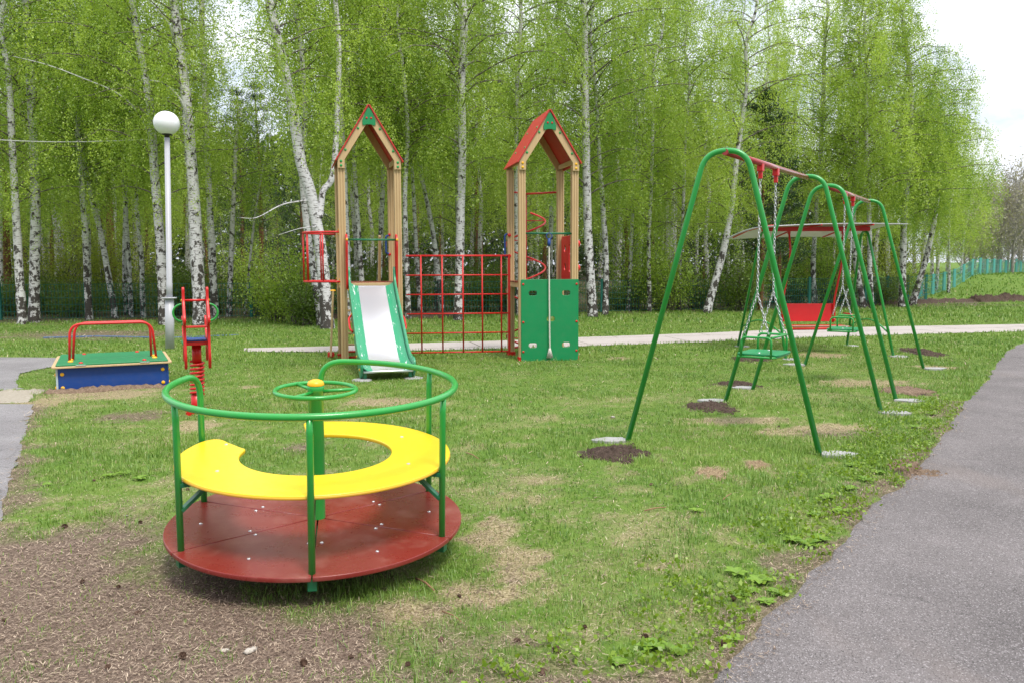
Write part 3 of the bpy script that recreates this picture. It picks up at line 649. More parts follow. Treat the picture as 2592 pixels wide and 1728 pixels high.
def back_ladder(root):
    for x in (.12, .72):
        m = MB(); m.beam((x, TD+.62, .02), (x, TD+.05, 2.0 if x > .5 else 1.30), .04, .10, (0, 1, 0)); m.build('ladder_rail', M['beige'], root, .006)
    for k in range(6):
        t = (k+.7)/6*.6; z = .02+1.98*t; MB().box((.42, TD+.62-.57*t, z), (.60, .09, .028)).build('ladder_rung', M['beige'], root, .004)
    # left hand outer board with yellow cap seen beside the left posts
    m = MB(); m.beam((-.13, TD*.85, .05), (-.07, TD*.85, 1.10), .03, .10, (0, 1, 0)); m.build('climbing_board', M['beige'], root, .006)
    MB().dome((-.07, TD*.85, 1.10), (0, 0, 1), .05, 14, .5).build('board_cap', M['cap'], root)
    MB().box((-.125, TD*.85, .07), (.11, .05, .09)).build('board_foot', M['red'], root, .02)
    for y_ in (.05, TD-.05): MB().tube([(.11, y_, .10), (TW-.11, y_, .10)], .016, n=10).build('foot_bar', M['red'], root)
    # blue grip on the back right post
    y = TD-.14
    MB().tube(smooth_path([(TW-.10, y, 2.0), (TW-.16, y-.03, 1.99), (TW-.16, y-.03, 1.71), (TW-.10, y, 1.70)], .04), .015, n=10).build('hand_grip', M['blue'], root)
    for z in (2.01, 1.69): MB().ball((TW-.10, y, z), .026).build('grip_cap', M['red'], root)
back_ladder(t1)
def wall_panel(root):
    ol = rrect(TW/2+.01, .645, .93, 1.28, .012, 3); holes = [rrect(x, z, .13, .075, .03) for x, z in ((.21, 1.07), (.75, 1.07), (.50, .665), (.21, .255), (.75, .255))]
    panel('wall_panel', [ol]+[h[::-1] for h in holes], .02, M['pgreen'], root, (0, -.014, 0), (1, 0, 0), (0, 0, 1), .003)
    b = MB()
    for x in (.055, TW-.035):
        for z in (1.21, .62, .16): b.dome((x, -.025, z), (0, -1, 0), .018)
    b.build('panel_bolts', M['red'], root)
    MB().tube([(.1, .05, 2.0), (TW-.1, .05, 2.0)], .0155, n=12).build('rope_bar', M['dgreen'], root)
    # red side barrier on the right side
    ol = rrect(TD/2, 1.62, TD-.23, .72, .05); hs = [rrect(.33, 1.62, .10, .45, .04), rrect(.62, 1.78, .12, .12, .05), rrect(.62, 1.48, .12, .12, .05)]
    panel('side_barrier', [ol]+[h[::-1] for h in hs], .02, M['red'], root, (TW-.04, 0, 0), (0, 1, 0), (0, 0, 1), .003)
    for z in (1.84, 1.46):
        MB().lathe([(.0, .035), (.04, .035), (.055, .02), (.055, 0)], (TW, .055, z), 16, (Vector((0, 1, 0)), Vector((0, 0, 1)), Vector((1, 0, 0)))).build('side_disc', M['red'], root)
        MB().dome((TW+.036, .055, z), (1, 0, 0), .018).build('disc_cap', M['cap'], root)
    MB().tube(smooth_path([(-.005, TD-.06, 2.02), (-.05, TD-.08, 2.0), (-.05, TD-.08, 1.66), (-.005, TD-.06, 1.64)], .05), .016, n=10).build('hand_grip', M['blue'], root)
    for z in (2.0, 1.66): MB().ball((.02, TD-.112, z), .03).build('grip_cap', M['red'], root)
    # spiral climber behind
    c = Vector((.42, TD+.42, 0)); r = .335; z0, z1 = .12, 2.42; n = 150
    MB().tube([c+Vector((r*math.cos(2*PI*(2.91*k/n)+1.67), r*math.sin(2*PI*(2.91*k/n)+1.67), z0+(z1-z0)*k/n)) for k in range(n+1)], .0165, n=10).build('spiral', M['red'], root)
    MB().tube([c+Vector((0, 0, .0)), c+Vector((0, 0, 2.74))], .019, n=12).build('spiral_pole', M['red'], root)
    for a_, b_ in ((2.72, TW-.08), (2.72, .05), (.12, .05)): MB().tube([c+Vector((0, 0, a_)), (b_, TD, a_)], .017, n=10).build('spiral_arm', M['red'], root)
    for k in range(7):
        a = 2*PI*(2.91*(k*22+8)/n)+1.67; z = z0+(z1-z0)*(k*22+8)/n; MB().tube([c+Vector((0, 0, z)), c+Vector((r*math.cos(a), r*math.sin(a), z))], .009, n=8).build('spiral_stay', M['red'], root)
wall_panel(t2)
# rope hanging from the green bar
Tm = Matrix.Translation(T2O) @ Matrix.Rotation(TROT, 4, 'Z')
p0 = Tm @ Vector((.46, -.07, 2.0))
rope = thing('climbing_rope', (p0.x, p0.y, 0), TROT, 'white knotted rope with frayed tassel hanging before the green wall panel', 'rope')
m = MB(); n = 260
pth = [(.012*t*t, -.0, 1.86-1.66*t) for t in np.linspace(0, 1, n)]
for ph in (0, 2*PI/3, 4*PI/3):
    m.tube([(x+.0055*math.cos(ph+z*85), y+.0055*math.sin(ph+z*85), z) for x, y, z in pth], .007, n=6)
m.build('rope_strands', M['rope'], rope)
m = MB()
for k in range(40):
    a = 2*PI*k/40; r = .012*(1+.6*(k % 3)); m.tube([(.012+r*.4*math.cos(a), r*.4*math.sin(a), .21), (.012+r*math.cos(a), r*math.sin(a), .15), (.012+1.9*r*math.cos(a), 1.9*r*math.sin(a), .07-.01*(k % 2))], .004, n=4)
m.build('tassel', M['rope'], rope)
MB().lathe([(.0, .0), (.024, .0), (.027, .05), (.018, .12), (.0, .12)], (0, 0, 1.80), 14).build('rope_clamp', M['blue'], rope)
m = MB(); m.tube([(.045*math.cos(a), 0, 1.955+.045*math.sin(a)) for a in np.linspace(0, 2*PI, 20)[:-1]], .007, True, 8); m.build('ring', M['blue'], rope)
MB().tube([(0, .07, 2.0), (0, .03, 2.005), (0, 0, 1.99)], .008, n=6).build('hook', M['bolt'], rope)
# climbing net of red rods
A = Vector((-1.68, 13.22, 0)); B = Vector((-.045, 13.42, 0)); dv = (B-A).normalized(); L = (B-A).length
net = thing('climbing_net', A, math.atan2(dv.y, dv.x), 'rigid red grid climbing net of steel rods between the two towers', 'climbing net')
zb, zt = .12, 1.66
xs = [.235, .565, .875, 1.18, 1.48]
MB().tube([(0, 0, zt), (L, 0, zt)], .016, n=10).build('top_rod', M['red'], net)
for k in range(6 - 1): MB().tube([(0, 0, zb+(zt-zb)*k/5), (L, 0, zb+(zt-zb)*k/5)], .0115, n=8).build('cross_rod', M['red'], net)
for x in xs[:4]+[1.26+.0]: pass
for x in (.225, .545, .86, 1.155, 1.45-.0): MB().tube([(x*L/1.57, -.012, zb), (x*L/1.57, -.012, zt)], .0125, n=8).build('upright_rod', M['red'], net)
MB().beam((L, 0, .06), (L, 0, zt+.02), .035, .035).build('end_bar', M['red'], net, .004)

# ------------------------------------------------------------------ swings
def chain_mesh(mb, a, b, pitch=.031, w_=.0095, r=.0032, phase=0):
    a, b = Vector(a), Vector(b); d = b-a; n = max(1, round(d.length/pitch)); d.normalize(); s1 = d.orthogonal().normalized(); s2 = d.cross(s1)
    for k in range(n):
        c = a+(b-a)*((k+.5)/n); s = s1 if (k+phase) % 2 else s2; h = pitch*.62
        pts = [c+d*(h*math.sin(t)*(1 if abs(math.sin(t)) > .0 else 1))+s*(w_*math.cos(t)) for t in np.linspace(0, 2*PI, 11)[:-1]]
        mb.tube(pts, r, True, 5)
PADS = []
def swing_frame(feet, apz, label, footl):
    """feet: near-left, near-right, far-left, far-right ground points; two bent-pipe frames and a red bar"""
    mid = (feet[0]+feet[1])/2; mid2 = (feet[2]+feet[3])/2; o = (mid+mid2)/2
    root = thing('playground_swing', o, 0, label, 'swing', 'green pipe swings on the lawn'); tops = []
    for (a, b), z in zip(((feet[0], feet[1]), (feet[2], feet[3])), apz):
        a, b = a-o, b-o; c = (a+b)/2; top = Vector((c.x, c.y, z)); u = (b-a).normalized()
        hw = .17; sl = (b-a).length/2
        pth = smooth_path([a+Vector((0, 0, -.05)), c-u*hw*.92+Vector((0, 0, z-.0)), c+u*hw*.92+Vector((0, 0, z))+Vector((0, 0, 0)), b+Vector((0, 0, -.05))], .30, 12)
        zz = max(p.z for p in pth); pth = [Vector((p.x, p.y, p.z*(z/zz) if p.z > 0 else p.z)) for p in pth]
        MB().tube(pth, .0225, n=16).build('side_frame', M['sgreen'], root); tops.append(Vector((c.x, c.y, z-.012)))
        for q, s in ((a, -1), (b, 1)):
            m = MB(); ol = []; rr = random.Random(int(q.x*1000))
            PADS.append((q+o+u*(s*.12)).xy); vs = [q+u*(s*.12)+Vector((math.cos(t)*.17*rr.uniform(.7, 1.1), math.sin(t)*.10*rr.uniform(.8, 1.1), 0)) for t in np.linspace(0, 2*PI, 15)[:-1]]
            n = len(vs); cc = q+u*(s*.12); m.add([Vector((v.x, v.y, .034)) for v in vs]+[Vector((v.x, v.y, -.05)) for v in vs], [tuple(range(n))]+[(i, (i+1) % n, n+(i+1) % n, n+i) for i in range(n)], False)
            m.build('footing', M['concrete'], root, .006)
    dd = (tops[1]-tops[0]).normalized()
    MB().tube([tops[0]-dd*.02, tops[1]+dd*.02], .026, n=16).build('top_bar', M['barred'], root)
    for t in (.37, .56):
        p = tops[0].lerp(tops[1], t); side = dd.cross(Vector((0, 0, 1))); m = MB()
        m.box(p+Vector((0, 0, -.035)), (.06, .05, .075), (dd, side, Vector((0, 0, 1)))); m.box(p+Vector((0, 0, -.095)), (.025, .035, .08), (dd, side, Vector((0, 0, 1))))
        h = m.build('hanger', M['red'], root, .005); MB().dome(p+Vector((0, 0, -.08))+side*-.02, side*-1, .012).build('hanger_bolt', M['bolt'], h)
    return root, o, [tops[0].lerp(tops[1], t)+o+Vector((0, 0, -.135)) for t in (.37, .56)], dd
def swing_seat(hp, dd, zseat, off, label):
    side = Vector((dd.y, -dd.x, 0)).normalized(); dd = Vector((dd.x, dd.y, 0)).normalized()
    c = (hp[0]+hp[1])/2; c = Vector((c.x, c.y, 0))+off; root = thing('chain_swing', c, 0, label, 'swing seat', 'green hanging swing seats')
    w2, d2 = .235, .165   # half extents along bar and across
    P = lambda a, b, z: dd*a+side*b+Vector((0, 0, z))
    ang = math.atan2(dd.y, dd.x)
    panel('seat_board', [rrect(0, 0, 2*w2-.03, 2*d2+.05, .05)], .018, M['pgreen'], root, P(0, 0, zseat), dd, Vector((0, 0, 1)).cross(dd), .004)
    MB().tube(smooth_path([P(-w2, -d2, zseat-.02), P(w2, -d2, zseat-.02), P(w2, d2, zseat-.02), P(-w2, d2, zseat-.02), P(-w2, -d2+.001, zseat-.02)], .05), .0105, n=10).build('seat_frame', M['sgreen'], root)
    for s in (-1, 1):
        MB().tube(smooth_path([P(s*w2, -d2+.03, zseat-.02), P(s*w2, -d2+.03, zseat+.155), P(s*w2, d2-.03, zseat+.155), P(s*w2, d2-.03, zseat-.02)], .05), .0105, n=10).build('side_hoop', M['sgreen'], root)
    for b_ in (-d2+.03, d2-.03) : pass
    MB().tube([P(-w2, d2-.03, zseat+.155), P(w2, d2-.03, zseat+.155)], .0105, n=10).build('back_rail', M['sgreen'], root)
    b = MB()
    for x in (-.14, .14): b.dome(P(x, 0, zseat+.009), (0, 0, 1), .012, 10, .4)
    b.build('seat_bolts', M['bolt'], root)
    for s, h in ((-1, hp[0]), (1, hp[1])):
        ch = MB(); ey = MB(); h = h-c; tt = P(s*w2, 0, zseat+.155); sp = h.lerp(tt, .72)
        chain_mesh(ch, h, sp)
        for q in (-d2+.055, d2-.055):
            e = P(s*w2, q, zseat+.185); chain_mesh(ch, sp, e); ey.tube([e+dd*(.0*1)+side*(.014*math.cos(t))+Vector((0, 0, .014*math.sin(t)-.012)) for t in np.linspace(0, 2*PI, 13)[:-1]], .004, True, 6)
        ch.build('chain', M['chain'], root); ey.build('chain_eyes', M['sgreen'], root)
z4 = lambda x, y: (1500+x*.574, 350+y*.574)
f1 = [G(*z4(*p)) for p in [(145, 1345), (1010, 1400), (578, 1168), (1280, 1215)]]
f2 = [G(*z4(*p)) for p in [(700, 1110), (1345, 1160), (930, 1005), (1465, 1020)]]
_, _, hp1, d1 = swing_frame(f1, (2.40, 2.40), 'nearest green swing frame with red top bar, tallest in view', 0)
_, _, hp2, d2_ = swing_frame(f2, (2.385, 2.41), 'second green swing frame behind the nearest one, before the canopied bench swing', 0)
swing_seat(hp1, d1, .70, Vector((0, 0, 0)), 'green swing seat on chains under the nearest frame')
swing_seat(hp2, d2_, .68, Vector((0, 0, 0)), 'green swing seat on chains under the second frame, farther away')

# canopied bench swing
CY = 14.2
can = thing('canopy_swing_frame', (5.2, CY, 0), 0, 'green arched frame with red beam and grey canopy behind the swings', 'bench swing')
def ushape(x, lab, lean):
    p = smooth_path([(x-.02+lean*.3, -1.0, -.04), (x, -.10, 2.04), (x, .10, 2.04), (x+lean*.3, 1.0, -.04)], .2, 10); zz = max(q.z for q in p); p = [Vector((q.x, q.y, q.z*(2.06/zz) if q.z > 0 else q.z)) for q in p]
    MB().tube(p, .022, n=12).build('side_frame', M['dsw'], can)
    MB().tube([(x+.01, -.68+.68*2*t, .42+.17*math.sin(PI*t)) for t in np.linspace(0, 1, 15)], .015, n=8).build('brace', M['dsw'], can)
M['dsw'] = M['sgreen']
can.rotation_euler = (0, 0, R_(-0))
# left and right U frames, turned so that each shows both legs
for x, y0, y1, apx in ((-.88, None, None, 0), (.93, None, None, 0)):
    pass
def uf(ap, fa, fb, root):
    ap, fa, fb = Vector(ap), Vector(fa), Vector(fb); u = (fb-fa).normalized()
    p = smooth_path([fa, ap-u*.12, ap+u*.12, fb], .2, 10); zz = max(q.z for q in p); p = [Vector((q.x, q.y, q.z*(ap.z/zz) if q.z > 0 else q.z)) for q in p]
    MB().tube(p, .022, n=12).build('side_frame', M['sgreen'], root)
    a = fa.lerp(ap, .2); b = fb.lerp(ap, .2); MB().tube([a.lerp(b, t)+Vector((0, 0, .17*math.sin(PI*t))) for t in np.linspace(0, 1, 15)], .014, n=8).build('brace', M['sgreen'], root)
    for f in (fa, fb):
        m = MB(); m.lathe([(.0, .02), (.12, .02), (.15, .01), (.15, -.03)], (f.x+.08, f.y, .0), 14); m.build('footing', M['concrete'], root)
o = can.location
uf(Vector((6.06, 14.35, 2.06))-o, Vector((6.237, 13.47, -.03))-o, Vector((6.18, 15.25, -.03))-o, can)
uf(Vector((4.30, 14.25, 2.05))-o, Vector((4.36, 13.1, -.03))-o, Vector((4.15, 15.2, -.03))-o, can)
MB().box((-.0, .1, 2.105), (1.84, .07, .075)).build('beam', M['red'], can, .006)
# curved translucent-grey roof sheet, arched across the beam, on red ribs
m = MB(); vs = []; K = 14
for i in range(21):
    x0 = -.93+2.25*i/20
    for k in range(K):
        t = k/(K-1); y = -.55+1.3*t; x = x0-.42*t; zz = 2.165+.025*math.sin(PI*i/20)+.03*math.sin(PI*t)-.17*t**1.6-.03*(1-i/20)
        vs.append((x+(.0), y+.1, zz))
fs = [(i*K+k, i*K+k+1, (i+1)*K+k+1, (i+1)*K+k) for i in range(20) for k in range(K-1)]
m.add(vs, fs, True); cs = m.build('canopy_sheet', M['sheet'], can); sm = cs.modifiers.new('t', 'SOLIDIFY'); sm.thickness = .012
for x in (-.85, -.1, .75):
    MB().tube([(x, -.45, 2.15), (x-.1, -.1, 2.14), (x-.25, .3, 2.09), (x-.4, .7, 1.985)], .014, n=6).build('canopy_rib', M['red'], can)
bn = thing('hanging_bench', (5.2, 14.3, 0), 0, 'red two-seat bench hanging on bent red rods under the grey canopy', 'bench')
o = bn.location
for x, x2, x3 in ((-.455, -.42, -.50), (.47, .48, .39)):
    MB().tube(smooth_path([(x, 0, 2.07), (x2, .0, 1.72), (x2-.01, .02, 1.5), (x3, .10, .86), (x3, .12, .5)], .12), .017, n=10).build('hanger_rod', M['red'], bn)
    MB().box((x, 0, 2.045), (.04, .05, .05)).build('hanger_bracket', M['red'], bn, .005)
panel('backrest', [rrect(-.03, .675, .93, .31, .012, 3)], .02, M['red'], bn, (0, .06, 0), (1, 0, 0), Vector((0, .12, 1)), .003)
b = MB()
for x in (-.46, .40):
    for z in (.80, .56): b.dome((x, .045+(.12*z), z), (0, -1, 0), .013)
b.build('back_bolts', M['bolt'], bn)
MB().box((.01, -.12, .455), (1.0, .40, .02)).build('seat_board', M['red'], bn, .004)
MB().box((.01, -.325, .468), (.96, .015, .012)).build('seat_edge', M['pinkwht'], bn)
MB().tube([(-.55, -.34, .42), (.57, -.34, .43)], .02, n=10).build('seat_rail', M['red'], bn)
for x in (-.51, .56): 
    MB().tube(smooth_path([(x, .08, .66), (x, -.28, .66), (x, -.34, .43)], .07), .014, n=8).build('armrest', M['red'], bn)
    MB().dome((x-.02*(1 if x > 0 else -1), -.36, .435), (0, -1, 0), .022).build('rail_cap', M['cap'], bn)

# ------------------------------------------------------------------ blue box with green lid
A = Vector((-5.44, 9.86, 0)); ang = math.atan2(.53, 1.09); Wb, Db, Hb = 1.205, 1.28, .305
bx_ = thing('sandbox_chest', A, ang, 'low blue box with folding green lid, yellow bolts and red hoop handles', 'sandbox')
m = MB(); m.box((Wb/2, .012, Hb/2-.03), (Wb, .022, Hb+.05)); m.build('front_board', M['blue'], bx_, .003)
m = MB(); m.box((Wb/2, Db-.012, Hb/2-.03), (Wb, .022, Hb+.05)); m.build('back_board', M['blue'], bx_, .003)
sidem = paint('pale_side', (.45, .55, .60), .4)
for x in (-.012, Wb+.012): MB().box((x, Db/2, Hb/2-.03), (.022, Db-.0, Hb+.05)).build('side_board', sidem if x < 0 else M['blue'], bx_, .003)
def frame_ol(): return rrect(Wb/2, Db/2, Wb+.13, Db+.14, .05)
panel('rim', [frame_ol(), rrect(Wb/2, Db/2, Wb-.3, Db-.3, .02)[::-1]], .022, M['beige'], bx_, (0, 0, Hb+.008), (1, 0, 0), (0, 1, 0), .004)
lids = []
for y0, y1 in ((-.04, Db*.42), (Db*.42+.012, Db+.04)):
    l = panel('lid', [rrect(Wb/2, (y0+y1)/2, Wb+.04, y1-y0, .02, 3)], .018, M['lidgreen'], bx_, (0, 0, Hb+.03), (1, 0, 0), (0, 1, 0), .004); lids.append(l)
for k, (ya, yb) in enumerate(((.26, .30), (.48, .52))):
    zt = .80
    MB().tube(smooth_path([(.12+.03*k, ya, Hb+.03), (.14+.05*k, .30+.22*k, zt-.0), (Wb-.14-.01*k, .30+.22*k, zt), (Wb-.10-.05*k, ya+.04, Hb+.03)], .14, 10), .0155, n=12).build('hoop_handle', M['red'], bx_)
b = MB()
for x, y in ((.13, .25), (.13, .48), (Wb-.12, .29), (Wb-.12, .52)): b.dome((x, y, Hb+.04), (0, 0, 1), .032, 12, .6)
for x in (.045, Wb-.045):
    for z in (.225, .06): b.dome((x, 0, z), (0, -1, 0), .023)
for x, s in ((-.024, -1), (Wb+.024, 1)):
    for y in (.04, .30, Db-.1):
        for z in (.22, .06): b.dome((x, y, z), (s, 0, 0), .023)
b.build('yellow_bolts', M['cap'], bx_)
b = MB()
for x, y in ((.25, .03), (Wb-.25, .03), (.26, Db-.12), (Wb-.3, Db-.12)): b.dome((x, y, Hb+.04), (0, 0, 1), .026, 12, .6)
b.build('red_bolts', M['red'], bx_)
for x in (.25, Wb-.25): MB().box((x, -.045, Hb+.025), (.11, .06, .012)).build('hinge', M['bolt'], bx_, .003)

# ------------------------------------------------------------------ spring rider
sr = thing('spring_rider', (-3.24, 8.45, 0), R_(23), 'red spring rider seen end-on, on a thick red coil spring', 'spring rider')
MB().tube([(-.01+.0*z, 0, z) for z in (0, .2)], .052, n=18).build('base_post', M['red'], sr)
m = MB(); 
for a in (45, 135, 225, 315): m.beam((0, 0, .02), (.15*math.cos(R_(a)), .15*math.sin(R_(a)), .02), .04, .03)
m.box((-.09, -.12, .03), (.04, .05, .09)); m.build('base_feet', M['red'], sr, .004)
n = 170; MB().tube([(.062*math.cos(2*PI*8.5*k/n)+.012*(k/n), .062*math.sin(2*PI*8.5*k/n), .20+.34*k/n) for k in range(n+1)], .0125, n=9).build('spring', M['red'], sr)
MB().lathe([(.0, .52), (.046, .52), (.046, .72), (.0, .72)], (.01, 0, 0), 22).build('neck', M['red'], sr)
MB().box((.01, 0, .735), (.205, .30, .04)).build('seat_base', M['red'], sr, .004)
MB().box((.01, -.0, .764), (.185, .32, .014)).build('seat', M['blue'], sr, .003)
# two side boards, animal outline in side view, seen edge-on
prof = [(-.30, .60), (-.27, .52), (-.24, .49), (-.20, .50), (-.18, .58), (-.16, .66), (0, .69), (.14, .66), (.20, .56), (.24, .52), (.28, .54), (.28, .70), (.31, .86), (.33, .95), (.29, .99), (.25, .95), (.22, .84), (.05, .78), (-.08, .80), (-.12, .92), (-.10, 1.05), (-.13, 1.18), (-.17, 1.28), (-.22, 1.29), (-.22, 1.18), (-.29, 1.08), (-.36, 1.0), (-.35, .94), (-.27, .92), (-.27, .78)]
pr = [tuple(p) for p in catmull(prof+[prof[0]], 3)][:-1]
for s in (-1, 1): panel('side_board', [pr], .026, M['red'], sr, (.01+s*.112, 0, 0), (0, 1, 0), (0, 0, 1), .005)
MB().tube([(-.12, -.13, 1.165), (.14, -.13, 1.165)], .0115, n=10).build('hand_bar', M['red'], sr)
MB().box((.01, -.20, .905), (.20, .12, .016)).build('foot_shelf', M['red'], sr, .004)
for s in (-1, 1):
    MB().tube([(.01+s*(.125+.085*math.sin(t)), -.10, 1.04+.085*math.cos(t)) for t in np.linspace(0, PI, 16)], .0115, n=10).build('hand_loop', M['green'], sr)
    b = MB()
    b.dome((.01+s*.126, -.13, 1.165), (s, 0, 0), .015); b.build('yellow_cap', M['cap'], sr)
    b = MB()
    for y, z in ((-.13, .93), (-.05, .73), (.1, .73), (.22, .73)): b.dome((.01+s*.126, y, z), (s, 0, 0), .019)
    b.build('green_caps', M['gcap'], sr)

# ------------------------------------------------------------------ street lamp
lp = thing('street_lamp', (-6.27, 15.13, 0), 0, 'white post lamp with round opal globe, beside the birch wood', 'lamp')
tx = .105
MB().tube([(0, 0, -.05), (.03, 0, .93)], .078, n=20).build('lower_tube', M['white'], lp)
MB().lathe([(.0, 0), (.125, 0), (.125, .022), (.0, .022)], (.03, 0, .925), 20).build('flange', M['white'], lp)
MB().tube([(.03, 0, .93), (.04, 0, 1.2), (.04, 0, 1.205), (tx, 0, 3.80)], [.053, .053, .05, .046], n=20).build('upper_tube', M['white'], lp)
MB().lathe([(.0, 0), (.04, 0), (.045, .06), (.085, .075), (.10, .12), (.0, .12)], (tx, 0, 3.78), 20).build('collar', M['black'], lp)
r = .225; MB().lathe([(max(1e-4, r*math.sin(t)), -r*.93*math.cos(t)) for t in np.linspace(.40, PI, 24)], (tx, 0, 3.86+r*.93*.95), 32).build('globe', M['globe'], lp)

# ------------------------------------------------------------------ birches
def tube_np(P, r, n):
    P = np.asarray(P, float); m = len(P); T = np.gradient(P, axis=0); T /= np.linalg.norm(T, axis=1, keepdims=True)+1e-9
    up = np.array([0, 0, 1.]) if abs(T[0, 2]) < .9 else np.array([1., 0, 0]); nn = np.cross(T[0], up); nn /= np.linalg.norm(nn); V = []
    a = np.arange(n)*2*PI/n
    for i in range(m):
        nn = nn-T[i]*nn.dot(T[i]); nn /= np.linalg.norm(nn); bb = np.cross(T[i], nn)
        V.append(P[i]+r[i]*(np.cos(a)[:, None]*nn+np.sin(a)[:, None]*bb))
    V = np.concatenate(V); i = np.arange(m-1)[:, None]; k = np.arange(n)[None]; k2 = (k+1) % n
    Qd = np.stack([i*n+k, i*n+k2, (i+1)*n+k2, (i+1)*n+k], -1).reshape(-1, 4); return V, Qd
def merge(parts):
    V, Q_, o = [], [], 0
    for v, q in parts: V.append(v); Q_.append(q+o); o += len(v)
    return np.concatenate(V), np.concatenate(Q_)
def leaf_quads(P, size, g, hang=.5, aspect=.62):
    n = len(P); d = g.normal(size=(n, 3)); d[:, 2] -= hang*1.6; d /= np.linalg.norm(d, axis=1, keepdims=True)
    e = g.normal(size=(n, 3)); e -= d*(e*d).sum(1, keepdims=True); e /= np.linalg.norm(e, axis=1, keepdims=True)
    s = (size*g.uniform(.65, 1.25, n))[:, None] if np.ndim(size) == 0 else (size*g.uniform(.65, 1.25, n))[:, None]
    V = np.stack([P, P+d*s*.5+e*s*.5*aspect, P+d*s, P+d*s*.5-e*s*.5*aspect], 1).reshape(-1, 3)
    return V, np.arange(4*n).reshape(n, 4)
def birch_parts(curve, rad, g, H, crown_from, crown_r, leaves, lsize, limbs=0, up=.75, side=None, nb=56):
    """curve: (K,3) trunk axis in local coordinates. Returns trunk, branches and leaf arrays"""
    C = np.asarray(curve, float); zt = C[:, 2]
    def axis_at(z): return np.stack([np.interp(z, zt, C[:, 0]), np.interp(z, zt, C[:, 1]), z], -1)
    def rad_at(z): return np.interp(z, zt, rad)
    tv = tube_np(C, rad, 14)
    br = []; LP = []; LV = []
    zz = crown_from+(H-crown_from)*(np.arange(nb)+g.uniform(0, 1, nb))/nb
    for k, z in enumerate(zz):
        az = k*2.4+g.normal()*.5; f = (z-crown_from)/(H-crown_from); Ln = crown_r*g.uniform(.6, 1.15)*(1-.75*f**1.6)*(.75+.5*min(1, f*4))
        if side is not None: Ln *= 1+.5*math.cos(az-side)
        s = np.linspace(0, 1, 8); b0 = axis_at(z); d = np.array([math.cos(az), math.sin(az)])
        wob = np.cumsum(g.normal(size=(8, 2))*.06, 0)*Ln
        P = np.stack([b0[0]+d[0]*Ln*s+wob[:, 0]*s, b0[1]+d[1]*Ln*s+wob[:, 1]*s, z+Ln*(up*s-(up*.55+.22)*s*s)+wob[:, 0]*.4*s], -1)
        r0 = min(rad_at(z)*.4, .007+.007*Ln); br.append(tube_np(P, r0*(1-s*.85)+.002, 4))
        ns = int(max(4, round(Ln*9))); t = g.uniform(.22, 1.02, ns)**.85
        for tt in t:
            p = np.array([np.interp(tt, s, P[:, j]) for j in range(3)])+np.append(g.normal(size=2)*.10*Ln, 0)
            hl = g.uniform(.4, 1.6)*(1-.3*f); nl = int(leaves*hl)
            q = g.uniform(0, 1, nl); ph = g.normal(size=2)*.14
            pts = np.stack([p[0]+ph[0]*q*hl*2+g.normal(size=nl)*.05, p[1]+ph[1]*q*hl*2+g.normal(size=nl)*.05, p[2]+.15-q*hl+g.normal(size=nl)*.05], -1)
            LP.append(pts); LV.append(np.clip(g.normal(.45+.36*g.normal(), .10, nl), 0, 1))
    LP = np.concatenate(LP); LV = np.concatenate(LV)
    return tv, br, LP, LV
def make_birch(base, pts, wid, label, crown_from=3.0, crown_r=2.2, H=13, leaves=62, lsize=.05, seed=0, extra=None, mat=None, group=None, side=None, nb=56, name='birch_tree', cat='birch tree', leafmat=None):
    """base: world base, pts: world trunk axis points, wid: radii"""
    g = np.random.default_rng(seed+100); base = np.array(base, float)
    C = np.array([np.array(p)-base for p in pts]); C = C[np.argsort(C[:, 2])]
    # extend to the crown top
    d = (C[-1]-C[-2]); d = d/np.linalg.norm(d); k = len(C); top = C[-1]; ext = []; wx = []
    if H > top[2]+.5:
        nst = 5; dd = np.array([d[0]*.6, d[1]*.6, 1.]); dd /= dd[2]
        for j in range(1, nst+1): ext.append(top+dd*(H-top[2])*j/nst+np.append(g.normal(size=2)*.12, 0)); wx.append(wid[-1]*(1-.85*j/nst))
    C = np.concatenate([C, ext]) if ext else C; W_ = np.array(list(wid)+wx)
    Cs = np.array(catmull(C, 5)); Ws = np.interp(Cs[:, 2], C[:, 2], W_)
    Ws = Ws*(1+.22*np.exp(-np.clip(Cs[:, 2], 0, None)/.2))*(1+.03*g.normal(size=len(Ws)))
    Cs[0, 2] = -.15
    tv, br, LP, LV = birch_parts(Cs, Ws, g, H, crown_from, crown_r, leaves, lsize, side=side, nb=nb)
    root = thing(name, base, 0, label, cat, group or 'birches of the wood')
    parts = [tv]
    if extra:
        for q in extra:
            E_ = np.array(catmull([np.array(p)-base for p in q[0]], 5)); rr = np.interp(np.linspace(0, 1, len(E_)), np.linspace(0, 1, len(q[1])), q[1]); parts.append(tube_np(E_, rr, 10))
    V, Qd = merge(parts); o = big_mesh('trunk', V, Qd, mat or M['bark'], None, root); o.data.polygons.foreach_set('use_smooth', [True]*len(Qd))
    V, Qd = merge(br); big_mesh('branches', V, Qd, M['branch'], None, root)
    V, Qd = leaf_quads(LP, lsize, g); big_mesh('crown', V, Qd, leafmat or M['leaf'], LV, root)
    return root
